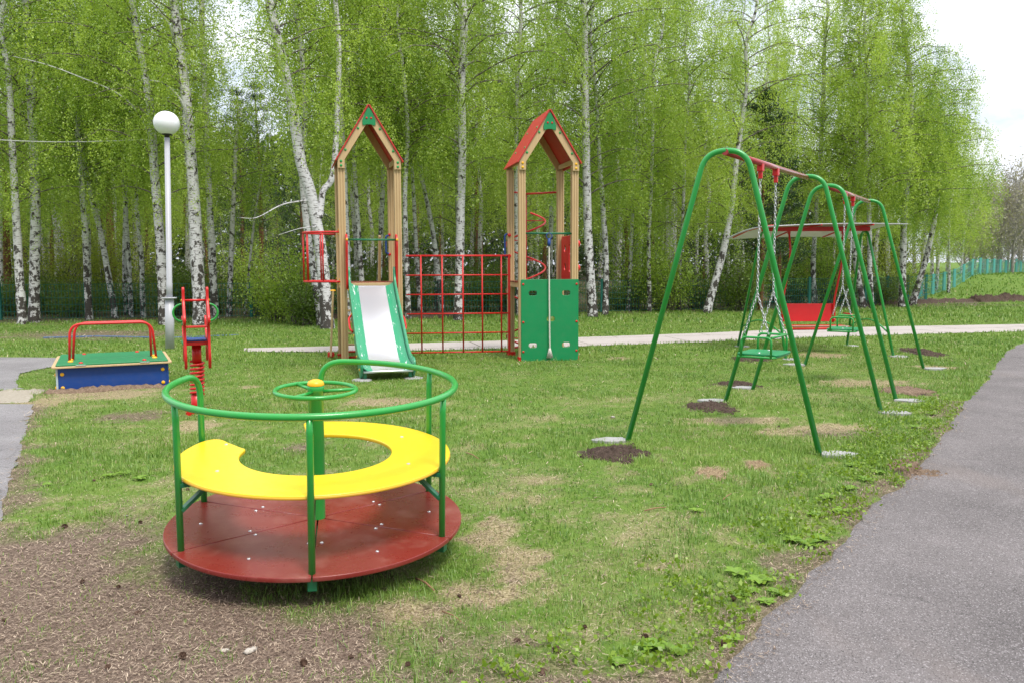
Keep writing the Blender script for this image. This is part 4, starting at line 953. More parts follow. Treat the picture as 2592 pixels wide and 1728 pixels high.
def px_birch(Yd, pts, w0, w1, label, **k):
    """display-pixel trunk points (x, y) at world depth Yd (None: from the base pixel on the ground)"""
    b = G(*D(*pts[0])) if Yd is None else None; Yd = b.y if Yd is None else Yd
    W3 = [at(*D(*p), Yd) for p in pts]; base = Vector((W3[0].x, Yd, 0)); W3[0] = base.copy()
    ws = np.linspace(w0, w1, len(pts))*.86*1.102/2*Yd/F_PX
    extra = k.pop('ex', None)
    if extra: extra = [([at(*D(*p), Yd+dy) for p, dy in zip(q, np.linspace(0, dd, len(q)))], [x*1.102/2*Yd/F_PX for x in ww]) for q, dd, ww in extra]
    return make_birch(base, W3, ws, label, extra=extra, **k)
S = 0
TREES = [
 (None, [(52, 746), (45, 640), (36, 480), (28, 330), (20, 180)], 24, 15, 'birch at the far left edge with a slim trunk standing close beside a thicker one', {}),
 (None, [(78, 742), (80, 600), (82, 470), (75, 300), (66, 120), (58, 0)], 28, 17, 'thick birch at the far left, right-hand trunk of the close pair', {}),
 (None, [(205, 736), (200, 640), (195, 520), (185, 400), (178, 300)], 19, 12, 'slim upright birch behind the fence, left of a leaning one', dict(crown_from=4)),
 (None, [(266, 733), (250, 640), (232, 540), (212, 460), (195, 380), (185, 300)], 17, 10, 'slim birch leaning left behind the blue sandbox chest', dict(crown_from=4)),
 (24.6, [(303, 735), (296, 600), (288, 480), (280, 380)], 13, 8, 'thin birch behind the red hoop handles, left one of two', dict(crown_from=4, crown_r=1.7)),
 (24.2, [(329, 735), (325, 600), (318, 520), (310, 400)], 14, 9, 'thin birch behind the red hoop handles, right one of two', dict(crown_from=4, crown_r=1.7)),
 (None, [(377, 747), (372, 620), (362, 480), (355, 400), (345, 250), (325, 130), (305, 20)], 27, 17, 'crooked birch right behind the lamp post with a rough patch on its trunk', dict(ex=[([(350, 330), (318, 262), (270, 215), (190, 180), (110, 150), (30, 130)], -2, [4.5, 3, 2.2, 1]), ])),
 (None, [(462, 749), (452, 600), (446, 470), (440, 380), (428, 230), (410, 90), (398, 0)], 37, 20, 'stoutest white birch standing behind the spring rider', dict(crown_from=4.2, crown_r=1.7, side=3.14, ex=[([(440, 330), (420, 240), (380, 195), (345, 185)], -1, [7, 5, 3]), ([(404, 120), (390, 60), (350, 10)], -1, [6, 4, 2])])),
 (23.5, [(494, 735), (486, 560), (478, 400), (470, 200), (464, 0)], 20, 13, 'upright birch just right of the stoutest one', dict(crown_from=4, crown_r=1.5, side=3.14)),
 (25., [(526, 728), (532, 560), (538, 420), (545, 300)], 15, 9, 'slim birch right of the spring rider, leaning slightly right', dict(crown_from=3.2, crown_r=1.2, H=6.3, nb=26)),
 (26., [(562, 728), (570, 640), (585, 500), (605, 380)], 8, 4, 'thin pale sapling birch leaning right in the gap left of the tower', dict(crown_from=3, crown_r=1.1, H=7, nb=20)),
 (None, [(753, 756), (745, 660), (735, 560), (712, 440), (690, 370), (672, 250), (645, 120), (622, 20)], 35, 22, 'big leaning birch behind the red cage with long white side limbs', dict(crown_from=4.6, crown_r=1.5, side=0., ex=[([(712, 460), (650, 470), (590, 500), (545, 500)], -1.5, [4.5, 3, 1.6, 1]), ([(735, 500), (742, 440), (765, 400), (775, 250), (778, 100), (770, 0)], 1, [15, 14, 11]), ([(735, 520), (690, 525), (640, 540)], -1.2, [3.5, 1.5, .8])])),
 (20.8, [(738, 752), (722, 640), (705, 520), (695, 400), (700, 250), (690, 100)], 20, 14, 'upright dark-patched birch close behind the big leaning one', dict(crown_from=4.6, crown_r=1.4, side=.3)),
 (22.5, [(800, 748), (795, 600), (790, 450), (783, 300), (776, 150), (772, 0)], 24, 17, 'birch seen through the left posts of the slide tower', dict(crown_from=4.2)),
 (23.5, [(836, 745), (828, 600), (818, 450), (810, 300)], 15, 10, 'slim birch seen between the posts above the slide', dict(crown_from=4.5)),
 (24.5, [(868, 735), (874, 560), (880, 400), (884, 200), (880, 0)], 15, 9, 'slim birch rising behind the roof of the slide tower', dict(crown_from=4.5)),
 (23., [(938, 742), (934, 600), (930, 450), (936, 300), (925, 150)], 15, 9, 'birch just right of the slide tower posts', dict(crown_from=4.2)),
 (25., [(966, 725), (958, 600), (950, 450), (945, 350)], 13, 8, 'left one of three slim birches behind the red net', dict(crown_from=4.6, crown_r=1.7)),
 (25.5, [(1018, 722), (1005, 620), (992, 520), (975, 440), (960, 380)], 16, 9, 'slim birch leaning left behind the middle of the red net', dict(crown_from=4.6, crown_r=1.7)),
 (26.5, [(1002, 722), (998, 560), (985, 480), (975, 430)], 11, 6, 'thin birch crossing the leaning one behind the red net', dict(crown_from=4.6, crown_r=1.5)),
 (None, [(1052, 737), (1056, 600), (1058, 480), (1062, 350), (1060, 200), (1066, 60)], 25, 19, 'thick upright birch behind the right half of the red net', dict(crown_from=4.0, crown_r=2.4)),
 (25., [(1192, 730), (1188, 560), (1186, 380), (1188, 200), (1196, 60)], 15, 10, 'birch directly behind the left posts of the green panel tower', dict(crown_from=4.2)),
 (28., [(1262, 722), (1266, 500), (1270, 300), (1262, 100)], 14, 10, 'birch seen between the posts of the green panel tower', dict(crown_from=4.5)),
 (None, [(1362, 729), (1356, 640), (1350, 520), (1347, 380), (1344, 200), (1342, 20)], 26, 17, 'birch with a blackened foot just right of the green panel tower', dict(crown_from=3.4, crown_r=2.3)),
 (24.8, [(1390, 728), (1392, 600), (1385, 480), (1376, 350)], 17, 11, 'second stem right of the blackened birch, thinner and paler', dict(crown_from=3.6)),
 (27., [(1442, 722), (1450, 560), (1455, 420), (1462, 250)], 11, 8, 'slim birch in the foliage between the tower and the swings', dict(crown_from=2.6)),
 (26.5, [(1492, 722), (1490, 560), (1496, 420), (1500, 250)], 12, 8, 'slim birch left of the nearest swing frame among low leaves', dict(crown_from=2.4, crown_r=2.5)),
 (None, [(1622, 720), (1645, 640), (1665, 560), (1682, 460), (1695, 340), (1715, 200)], 22, 10, 'birch with a dark foot leaning right, seen inside the nearest swing frame', dict(crown_from=2.8)),
 (27., [(1560, 722), (1562, 600), (1570, 460), (1575, 300)], 10, 7, 'thin birch behind the left leg of the nearest swing', dict(crown_from=2.4, crown_r=2.4)),
 (29., [(1872, 716), (1868, 600), (1880, 430), (1890, 250), (1895, 80)], 14, 9, 'birch behind the middle of the grey canopy', dict(crown_from=2.4, crown_r=2.6)),
 (28.5, [(1985, 708), (1968, 620), (1960, 520), (1965, 350), (1975, 180)], 17, 10, 'dark-footed birch behind the right end of the grey canopy', dict(crown_from=3.2, crown_r=2.4, H=11, nb=74)),
 (None, [(2002, 709), (1998, 620), (1996, 480), (1990, 330), (1990, 120)], 14, 9, 'upright birch beside a dark-footed one near the right edge of the wood', dict(crown_from=3.4, crown_r=2.4, H=11.5, nb=74)),
 (None, [(2072, 706), (2074, 600), (2078, 480), (2090, 350), (2092, 200), (2075, 60)], 19, 10, 'white weeping birch at the right end of the wood', dict(crown_from=3.0, crown_r=2.3, H=11.4, leaves=72, nb=84)),
 (30.5, [(2095, 700), (2110, 650), (2128, 590), (2150, 480), (2160, 330), (2150, 200)], 18, 8, 'dark leaning birch at the right end of the wood, outermost of all', dict(crown_from=3.0, crown_r=1.9, H=8.6, leaves=72, nb=64)),
]
for i, (Yd, pts, w0, w1, lab, kw) in enumerate(TREES): px_birch(Yd, pts, w0, w1, lab, seed=i, **kw)
# the deeper wood: shared shapes, one object per tree
PROTO = []
for v in range(6):
    g = np.random.default_rng(900+v); H = [14, 15.5, 13, 16, 14.5, 12][v]; K = 9
    zc = np.linspace(0, H, K); C = np.stack([np.cumsum(g.normal(size=K)*.10), np.cumsum(g.normal(size=K)*.10), zc], -1); C -= [C[0, 0], C[0, 1], 0]; C[0, 2] = -.3
    Wd = .12*(1-.9*zc/H)+.006; Cs = np.array(catmull(C, 4)); Ws = np.interp(Cs[:, 2], C[:, 2], Wd)
    tv, br, LP, LV = birch_parts(Cs, Ws, g, H, 3.0+v*.3, 2.5, 30, .066, nb=52)
    tr = big_mesh('trunk', *tv, M['bark']); V, Qd = merge(br); bo = big_mesh('branches', V, Qd, M['branch']); V, Qd = leaf_quads(LP, .066, g); co = big_mesh('crown', V, Qd, M['leaf'], LV)
    PROTO.append((tr.data, bo.data, co.data))
    for o in (tr, bo, co): bpy.data.objects.remove(o)
g = np.random.default_rng(55); used = []
def back_tree(x, y, s, lab, grp, v, sxy=1., mats=None):
    r = thing('birch_tree', (x, y, 0), g.uniform(0, 6.28), lab, 'birch tree', grp); r.scale = (s*sxy, s*sxy, s)
    for nm, me in zip(('trunk', 'branches', 'crown'), PROTO[v]): link(bpy.data.objects.new(nm, me), r)
    return r
LM = [(-400, 'beyond the left end of the fence view'), (0, 'beside the left picture edge'), (140, 'behind the close pair at the far left'), (300, 'behind the blue chest'), (420, 'beside the lamp post'), (520, 'behind the spring rider'), (640, 'right of the spring rider'), (800, 'behind the big leaning birch'), (930, 'behind the slide'), (1040, 'behind the left part of the net'), (1160, 'behind the right part of the net'), (1290, 'left of the green panel'), (1400, 'behind the green panel tower'), (1500, 'right of the green panel tower'), (1650, 'between tower and nearest swing'), (1800, 'inside the nearest swing frame'), (1950, 'behind the swing chains'), (2100, 'behind the canopy'), (2250, 'by the right end of the wood')]; lused = {}
def near_label(px):
    nm = [b for a, b in LM if a <= px][-1] if px > -400 else LM[0][1]; k = lused.get(nm, 0); lused[nm] = k+1
    return ['slender second-row birch %s', 'another second-row birch %s, a little farther back', 'third slim second-row birch %s', 'faintest second-row birch %s', 'last second-row birch %s'][min(k, 4)] % nm
cnt = 0; tries = 0
while cnt < 122 and tries < 6000:
    tries += 1; y = 25.5+52*g.uniform()**1.25; px = g.uniform(-330, 2240); x = (px-1296)/F_PX*y
    ymin = 25.5+max(0, x+9)*.22
    if y < ymin: continue
    if x > 13+.12*(y-28): continue
    if any(math.hypot(x-a, y-b) < .8+.03*y for a, b in used): continue
    s = g.uniform(.75, 1.12)
    top = 14.3*s
    lim = 1e9
    if abs(px-668) < 75+1.3*F_PX/y: lim = 1.5+(673-470)/F_PX*y
    elif 1240 < px < 1420: lim = 1.5+(673-130)/F_PX*y
    elif px > 1950: lim = 1.5+(673-max(120, 120+(px-1950)*1.2))/F_PX*y
    if top > lim: s *= lim/top
    if s < .42: continue
    used.append((x, y)); v = int(g.integers(0, 6))
    near = y < 34
    back_tree(x, y, s, near_label(px) if near else 'slender birch deep inside the wood, partly hidden by nearer trunks', 'second row birches' if near else 'birches deep inside the wood', v); cnt += 1

EDGE = [(2120, 39, 9.5), (2150, 43, 8.6), (2180, 41, 7.4), (2205, 52, 7.8), (2232, 58, 6.9), (2258, 62, 6.4), (2215, 56, 8.4), (2140, 52, 10.5), (2075, 42, 11), (2040, 46, 12), (2100, 60, 13), (2010, 38, 10.5), (2180, 66, 11), (2285, 66, 6.0), (1975, 52, 13)]
EL = ['just right of the outermost leaning birch', 'second beyond the outermost leaning birch', 'over the near end of the turquoise fence', 'fourth towards the turquoise fence', 'fifth towards the turquoise fence, lower', 'last leafy one before the pale leafless trees', 'far back over the turquoise fence, taller', 'behind the outermost leaning birch', 'between the two last white birches', 'behind the white weeping birch, left side', 'deep behind the white weeping birch', 'behind the dark-footed birch', 'deep beyond the fence corner', 'smallest far one beside the leafless row', 'deep behind the canopy end', 'low young one at the foot of the mound', 'low young one left of the mound']
for k, (px, yy_, h_) in enumerate(EDGE):
    c = at(px*1.10204, 700, yy_); back_tree(c.x, yy_, h_/14.3, 'yellow-green right-end birch, '+EL[k], 'leafy birches at the right end of the wood', k % 6, 1.25)

# pines and dark conifers inside the wood
def conifer(x, y, H, r, lab, seed, cf=.15, br_=.09, n_needle=9000, bare=0., grp=None):
    g2 = np.random.default_rng(seed); root = thing('pine_tree', (x, y, 0), 0, lab, 'pine tree', grp)
    C = np.stack([np.cumsum(g2.normal(size=8)*.04), np.cumsum(g2.normal(size=8)*.04), np.linspace(-.2, H, 8)], -1)
    o = big_mesh('trunk', *tube_np(C, np.linspace(br_, .01, 8), 10), M['pinebark'], None, root); o.data.polygons.foreach_set('use_smooth', [True]*len(o.data.polygons))
    br = []; P = []; nw = int((H*(1-cf))/.42)
    for k in range(nw):
        z = H*cf+(H*(1-cf))*k/nw
        for j in range(5):
            az = j*1.257+k*.7+g2.normal()*.2; f = (z-H*cf)/(H*(1-cf)); Ln = r*(1-f)**.8*g2.uniform(.6, 1.15)+.12
            s = np.linspace(0, 1, 5); Pb = np.stack([math.cos(az)*Ln*s, math.sin(az)*Ln*s, z+Ln*(.35*s+.1*s*s)], -1); Pb[:, :2] += [np.interp(z, C[:, 2], C[:, 0]), np.interp(z, C[:, 2], C[:, 1])]
            br.append(tube_np(Pb, .018*(1-s*.8), 4)); m_ = int(n_needle*.7/(nw*5)*g2.uniform(.2, 1.7)); t = g2.uniform(.45, 1.05, m_)
            P.append(np.stack([np.interp(t, s, Pb[:, q]) for q in range(3)], -1)+g2.normal(size=(m_, 3))*[.11, .11, .07])
    V, Qd = merge(br); big_mesh('branches', V, Qd, M['branch'], None, root)
    P = np.concatenate(P); V, Qd = leaf_quads(P, .15, g2, -.3, .16); big_mesh('crown', V, Qd, M['needle'], g2.uniform(0, 1, len(P)), root); return root
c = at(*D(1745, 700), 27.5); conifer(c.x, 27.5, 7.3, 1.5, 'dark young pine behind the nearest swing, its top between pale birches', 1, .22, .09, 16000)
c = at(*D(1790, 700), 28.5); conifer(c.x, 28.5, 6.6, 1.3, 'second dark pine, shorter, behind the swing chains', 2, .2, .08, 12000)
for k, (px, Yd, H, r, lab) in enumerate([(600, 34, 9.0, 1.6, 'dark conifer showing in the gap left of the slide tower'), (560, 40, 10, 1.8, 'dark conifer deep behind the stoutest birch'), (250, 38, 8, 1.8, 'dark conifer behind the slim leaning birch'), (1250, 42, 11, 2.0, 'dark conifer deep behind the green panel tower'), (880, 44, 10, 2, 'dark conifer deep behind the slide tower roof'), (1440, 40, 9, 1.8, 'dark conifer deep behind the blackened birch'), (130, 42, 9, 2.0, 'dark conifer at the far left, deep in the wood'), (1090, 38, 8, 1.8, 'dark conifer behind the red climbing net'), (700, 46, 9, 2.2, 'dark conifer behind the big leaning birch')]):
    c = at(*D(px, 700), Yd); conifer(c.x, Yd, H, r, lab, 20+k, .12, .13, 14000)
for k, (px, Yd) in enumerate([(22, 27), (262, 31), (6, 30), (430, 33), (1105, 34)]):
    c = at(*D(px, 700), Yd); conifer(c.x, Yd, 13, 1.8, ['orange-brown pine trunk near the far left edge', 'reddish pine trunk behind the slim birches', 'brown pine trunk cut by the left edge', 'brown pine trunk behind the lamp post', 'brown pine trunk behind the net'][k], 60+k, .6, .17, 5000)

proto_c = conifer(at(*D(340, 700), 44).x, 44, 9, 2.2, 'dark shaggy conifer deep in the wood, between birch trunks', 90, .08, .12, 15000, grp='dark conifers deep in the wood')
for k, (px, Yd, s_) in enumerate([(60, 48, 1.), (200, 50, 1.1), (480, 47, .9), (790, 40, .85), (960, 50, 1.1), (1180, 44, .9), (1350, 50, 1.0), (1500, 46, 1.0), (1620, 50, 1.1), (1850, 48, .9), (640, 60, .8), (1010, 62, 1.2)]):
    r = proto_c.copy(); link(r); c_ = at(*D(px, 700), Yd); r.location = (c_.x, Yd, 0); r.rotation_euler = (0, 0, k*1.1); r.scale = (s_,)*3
    for ch in proto_c.children: q = ch.copy(); link(q, r)

# bushes and low leafy growth
def bush(x, y, rx, h, lab, seed, mat, n=5000, size=.06, grp='leafy bushes under the birches', name='bush', z0=0):
    g2 = np.random.default_rng(seed); root = thing(name, (x, y, 0), 0, lab, 'bush', grp); st = []; P = []
    for k in range(26):
        az = g2.uniform(0, 6.28); l = g2.uniform(.3, 1)*rx; hh = h*g2.uniform(.55, 1); s = np.linspace(0, 1, 5)
        Pb = np.stack([math.cos(az)*l*s**1.3, math.sin(az)*l*s**1.3, hh*s**.85], -1)+np.append(g2.normal(size=2)*.08*rx, 0); st.append(tube_np(Pb, .016*(1-.8*s), 4))
        m_ = n//26; t = g2.uniform(.15, 1.08, m_); cl = g2.normal(size=(m_, 3))*[.22*rx, .22*rx, .10*h]; P.append(np.stack([np.interp(t, s, Pb[:, q]) for q in range(3)], -1)+cl)
    V, Qd = merge(st); big_mesh('stems', V, Qd, M['branch'], None, root); P = np.concatenate(P); P[:, 2] = np.maximum(P[:, 2], .03)
    V, Qd = leaf_quads(P, size, g2, .2, .7); big_mesh('foliage', V, Qd, mat, np.clip(g2.normal(.5, .25, len(P)), 0, 1), root); return root
BU = [(140, 27, 1.7, 2.9, 'yellow-green bush behind the fence between the far left birches', 'leafy', 9000), (232, 29, 1.4, 3.4, 'tall yellow-green bush behind the leaning birch', 'leafy', 8000), (30, 28, 1.3, 2.0, 'low green bush by the left edge of the wood', 'leafd', 5000),
      (680, 21.6, .9, 2.1, 'fresh green bush left of the big leaning birch', 'leaf', 4500), (640, 22.4, .9, 1.5, 'small green bush in front of the fence gap', 'leaf', 5000), (705, 21.0, .7, 1.1, 'low bush at the foot of the big leaning birch', 'leafd', 4000), (1460, 27.5, 1.5, 2.6, 'leafy bush right of the green panel tower', 'leaf', 8000), (1540, 27, 1.4, 2.2, 'leafy bush behind the nearest swing leg', 'leaf', 7000), (1700, 27, 1.2, 2.0, 'green bush under the dark pines', 'leafd', 6000),
      (1110, 28, 1.5, 2.0, 'shaded bush behind the red net', 'leafd', 6000), (900, 28, 1.5, 1.8, 'shaded bush behind the slide', 'leafd', 6000), (420, 27, 1.4, 1.7, 'shaded bush behind the lamp post', 'leafd', 6000), (1900, 30, 1.6, 2.6, 'pale green bush behind the hanging bench', 'leaf', 8000), (320, 31, 1.8, 3.0, 'sunlit bush behind the two thin birches', 'leafy', 7000), (560, 30, 1.4, 2.4, 'bush behind the pale sapling', 'leaf', 6000), (2040, 33, 2.0, 3.0, 'yellow-green bush behind the right-hand birches', 'leafy', 7000), (1780, 32, 1.8, 3.0, 'bush behind the swing chains', 'leaf', 7000)]
UG = [(10, 25.5), (95, 26.5), (170, 25), (300, 26.5), (395, 25.5), (500, 26.5), (600, 25.2), (780, 26), (850, 27), (960, 27.5), (1060, 27), (1160, 27.5), (1240, 28), (1420, 28), (1520, 29), (1600, 28.5), (1680, 30), (1830, 31), (1930, 32), (2010, 31)]
ub = None
for k, (px, Yd) in enumerate(UG):
    c = at(*D(px, 720), Yd)
    if ub is None or k % 5 == 0: ub = bush(c.x, Yd, 1.5, 1.25, 'shaded low undergrowth bush along the foot of the wood', 500+k, M['leafd'], 4500, .06, 'undergrowth bushes along the fence')
    else:
        r = ub.copy(); link(r); r.location = (c.x, Yd, 0); r.rotation_euler = (0, 0, k*1.3); z_ = .7+.5*((k*37) % 10)/10; r.scale = (1, 1, z_)
        for ch in ub.children: q = ch.copy(); link(q, r)
for k, (px, Yd, rx, h, lab, mt, n) in enumerate(BU):
    c = at(*D(px, 720), Yd); bush(c.x, Yd, rx, h, lab, 300+k, M[mt], n)
# far wood that reads as one mass
g2 = np.random.default_rng(5)
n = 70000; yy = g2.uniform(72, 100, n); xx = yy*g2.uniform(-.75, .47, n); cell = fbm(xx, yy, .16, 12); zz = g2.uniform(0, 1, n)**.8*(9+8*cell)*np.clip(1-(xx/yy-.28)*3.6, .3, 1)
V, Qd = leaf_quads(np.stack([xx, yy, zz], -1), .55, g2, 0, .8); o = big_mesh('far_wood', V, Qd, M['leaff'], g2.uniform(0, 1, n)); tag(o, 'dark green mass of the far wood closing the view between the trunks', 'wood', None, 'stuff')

# bare trees at the far right
def bare_tree(px, Yd, H, seed, lab, bud=900):
    g2 = np.random.default_rng(seed); c = at(*D(px, 640), Yd); root = thing('bare_tree', (c.x, Yd, .5), 0, lab, 'tree', 'pale leafless trees beyond the fence'); tp = []; P = []
    C = np.stack([np.cumsum(g2.normal(size=8)*.08), np.cumsum(g2.normal(size=8)*.08), np.linspace(-.4, H, 8)], -1)
    o = big_mesh('trunk', *tube_np(C, np.linspace(.12, .015, 8), 8), M['greytree'], None, root); o.data.polygons.foreach_set('use_smooth', [True]*len(o.data.polygons))
    for k in range(60):
        z = H*(.12+.86*k/60); az = g2.uniform(0, 6.28); Ln = (H-z)*.38+.6; s = np.linspace(0, 1, 6)
        b0 = np.array([np.interp(z, C[:, 2], C[:, q]) for q in range(3)]); wob = np.cumsum(g2.normal(size=(6, 3))*.07*Ln, 0)
        Pb = b0+np.stack([math.cos(az)*Ln*s*.75, math.sin(az)*Ln*s*.75, Ln*.8*s], -1)+wob*s[:, None]; tp.append(tube_np(Pb, .022*(1-.75*s), 4))
        for j in range(6):
            t = g2.uniform(.2, 1); q0 = np.array([np.interp(t, s, Pb[:, q]) for q in range(3)]); d = g2.normal(size=3)*.5+[math.cos(az)*.3, math.sin(az)*.3, .6]; l2 = g2.uniform(.4, 1.1)
            e = q0+d*l2*s[:4, None]/s[3]; tp.append(tube_np(e, .012*(1-.6*s[:4]), 3)); P.append(e[-1]+g2.normal(size=(max(1, bud//300), 3))*.2)
    V, Qd = merge(tp); big_mesh('branches', V, Qd, M['greytree'], None, root); P = np.concatenate(P); V, Qd = leaf_quads(P, .16, g2, 0, .6); big_mesh('buds', V, Qd, M['palebud'], g2.uniform(0, 1, len(P)), root)
BT = [(2208, 56, 4.5), (2228, 62, 5.5), (2255, 58, 6.4), (2275, 70, 5.8), (2292, 60, 6.0), (2312, 68, 7.0), (2322, 58, 7.4), (2340, 66, 6.0), (2356, 60, 6.6), (2380, 64, 6.4), (2300, 76, 7), (2345, 78, 8), (2265, 80, 8), (2410, 70, 7), (2235, 84, 8), (2325, 88, 8.5), (2365, 86, 8)]
BL = ['shortest leafless tree at the left end of the pale row beyond the fence', 'leafless tree second in the pale row beyond the fence']
for k, (px, Yd, H) in enumerate(BT): bare_tree(px, Yd, H, 700+k, BL[k] if k < 2 else ('tallest bare tree near the right edge, trunk showing against the white sky' if k == 6 else 'pale leafless tree in the hazy row beyond the turquoise fence'), 600 if k % 2 else 1200)

# ------------------------------------------------------------------ fences
def fence(pts, h, mat, lab, post_gap, wire, vgap, hgap, base=0., pr=.03):
    root = thing('mesh_fence', (pts[0][0], pts[0][1], base), 0, lab, 'fence'); o = Vector((pts[0][0], pts[0][1]))
    P = []
    for a, b in zip(pts, pts[1:]):
        a, b = Vector(a[:2]), Vector(b[:2]); n = max(1, round((b-a).length/post_gap)); P += [a+(b-a)*(k/n) for k in range(n)]
    P.append(Vector(pts[-1][:2]))
    zs = [gzf(p.x, p.y)-base for p in P]
    for p, z in zip(P, zs): MB().box((p.x-o.x, p.y-o.y, z+h/2), (2*pr, 2*pr, h+.08)).build('post', mat, root)
    for (a, za), (b, zb_) in zip(zip(P, zs), zip(P[1:], zs[1:])):
        m = MB(); d = b-a; L_ = d.length; n = max(2, int(L_/vgap)); A_ = Vector((a.x-o.x, a.y-o.y, za)); B_ = Vector((b.x-o.x, b.y-o.y, zb_))
        for k in range(1, n): q = A_.lerp(B_, k/n); m.beam(q+Vector((0, 0, .04)), q+Vector((0, 0, h-.02)), wire, wire)
        nh = max(2, int(h/hgap))
        for k in range(nh+1): z = .04+(h-.06)*k/nh; m.beam(A_+Vector((0, .012, z)), B_+Vector((0, .012, z)), wire*1.3, wire*1.3)
        m.build('mesh_panel', mat, root)
    return root
fp = [(-20, 22.6), (-14.5, 23.5), (-7.7, 24.5), (.3, 25.8), (8, 27.9), (12.6, 29.6), (17.2, 34.5)]
fence(fp, 1.02, M['fence'], 'dark green wire mesh fence running behind the front birches', 2.3, .008, .09, .2, pr=.038)
fence([(17.6, 36.0), (18.8, 38.2), (40.7, 66), (52, 80)], .95, M['fence2'], 'turquoise mesh fence climbing over the grassy mound at the right', 2.6, .009, .2, .25, pr=.055)

# soil ridge along the lawn, far right, and other heaps
def ridge(name, pts, wd, h, mat, seed, label, cat, n=90, kind=None):
    P = [Vector(p[:2]) for p in pts]; g2 = np.random.default_rng(seed); C = np.array(catmull([np.array(p[:2]) for p in pts], n//max(1, len(pts)-1))); m = len(C); T = np.gradient(C, axis=0); T /= np.linalg.norm(T, axis=1, keepdims=True); Nn = np.stack([-T[:, 1], T[:, 0]], -1)
    K = 13; V = []
    for i in range(m):
        e = min(1, i/4, (m-1-i)/4); wv = wd*(.6+.9*fbm(C[i, 0], C[i, 1], .9, seed)); hv = h*(.3+1.3*fbm(C[i, 0], C[i, 1], 1.3, seed+3, 5))*e
        for k in range(K):
            t = k/(K-1)*2-1; p = C[i]+Nn[i]*t*wv*max(e, .15); z = hv*max(0, 1-abs(t)**1.7)*(1+.7*g2.normal()*.3)
            V.append((p[0], p[1], gzf(p[0], p[1])-.02+max(0, z) if abs(t) < .99 else gzf(p[0], p[1])-.03))
    idx = np.arange(m*K).reshape(m, K); Qd = np.stack([idx[:-1, :-1], idx[:-1, 1:], idx[1:, 1:], idx[1:, :-1]], -1).reshape(-1, 4)
    o = big_mesh(name, np.array(V), Qd, mat); return tag(o, label, cat, None, kind)
ridge('soil_ridge', [(11.9, 29.5), (14, 31.2), (17, 32.6), (21, 34), (27, 36)], .5, .15, M['soil'], 3, 'long ridge of dark dug earth across the far right lawn', 'soil')
c = G(*D(2325, 694)); ridge('soil_heap', [(c.x-1.6, c.y), (c.x-.5, c.y+.3), (c.x+1.4, c.y+.5)], .45, .24, M['soil'], 8, 'largest heap of dug earth at the far right, by the picture edge', 'soil heap')
c = G(*D(2045, 692)); ridge('soil_heap', [(-5.3, 23.2), (-3.0, 23.6), (-1.6, 24.3)], .35, .16, M['soil'], 9, 'low dark earth bank at the foot of the wood, behind the slide', 'soil heap')
ridge('soil_heap', [(c.x-.5, c.y), (c.x, c.y+.1), (c.x+.6, c.y+.2)], .3, .3, M['soil'], 10, 'small earth mound on the ridge behind the swing', 'soil heap', 24)
def lump(px, py, rx, ry, h, mat, seed, lab, nm='soil_heap', cat='soil heap'):
    c = G(*D(px, py)); ex = (G(*D(px+rx, py))-c).length; ey = (G(*D(px, py-ry))-G(*D(px, py+ry))).length/2
    g2 = np.random.default_rng(seed); n = 60; xs = np.linspace(-1.3, 1.3, n); h = h*.5; ex *= .9; A_, B_ = np.meshgrid(xs, xs); x = c.x+A_*ex; y = c.y+B_*ey
    d = np.sqrt(A_**2+B_**2)+(fbm(x, y, 9, seed, 4)-.45)*1.7; z = np.clip(1-d, 0, 1)**.5*h*(.1+1.8*fbm(x, y, 34, seed+1, 3))+np.where(d < 1, g2.normal(size=d.shape)*.006, 0)
    Z = gz(x.ravel(), y.ravel()).reshape(x.shape)+np.where(d < 1, z+.006, -.02); idx = np.arange(n*n).reshape(n, n); Qd = np.stack([idx[:-1, :-1], idx[:-1, 1:], idx[1:, 1:], idx[1:, :-1]], -1).reshape(-1, 4)
    tag(big_mesh(nm, np.stack([x.ravel(), y.ravel(), Z.ravel()], -1), Qd, mat), lab, cat)
for a in [(1410, 1046, 80, 17, .05, M['soil'], 31, 'dark crumbly soil heap by the left foot of the nearest swing'), (1634, 938, 62, 11, .05, M['soil'], 32, 'dark soil heap by the back left foot of the nearest swing'), (1690, 886, 48, 7, .04, M['soil'], 33, 'small soil heap left of the second swing back leg'),
          (1722, 827, 42, 6, .04, M['soil'], 34, 'small dark soil heap beneath the nearest swing seat'), (2122, 811, 34, 8, .05, M['soil'], 35, 'soil heap beside the rightmost swing leg'), (2084, 902, 62, 8, .04, M['brownsoil'], 36, 'brown soil patch behind the right front leg of the second swing'), (2104, 1083, 66, 18, .04, M['brownsoil'], 37, 'brown heap of debris spilling onto the asphalt edge')]: lump(*a)
for a in [(1740, 1072, 34, 9, .04, M['straw'], 41, 'small pale straw tuft lying on the lawn, right of a reddish one'), (1640, 1088, 44, 14, .025, M['straw'], 42, 'reddish and pale straw clump left of the small round one')]: lump(*a, nm='straw_clump', cat='straw')
ridge('debris_bank', [(-5.62, 9.72), (-5.2, 9.86), (-4.7, 10.1), (-4.15, 10.42)], .09, .075, M['brownsoil'], 12, 'dry needle debris banked against the foot of the blue box', 'debris', 40)
ridge('sand_spill', [(-6.3, 10.0), (-5.85, 9.9), (-5.6, 9.95)], .22, .03, M['sand'], 13, 'pale sand spilled at the left corner of the blue box', 'sand', 24)
# faded blue strip in the grass
m = MB()
for a, b in (((100, 776), (215, 773)), ((217, 772.5), (350, 775.5)), ((395, 776), (548, 770))):
    A_ = G(*D(*a), .012); B_ = G(*D(*b), .012); m.beam(A_, B_, .11, .035)
tag(m.build('kerb_strip', M['bluestrip'], None, .008), 'faded blue low kerb strip in the grass behind the lamp', 'kerb')
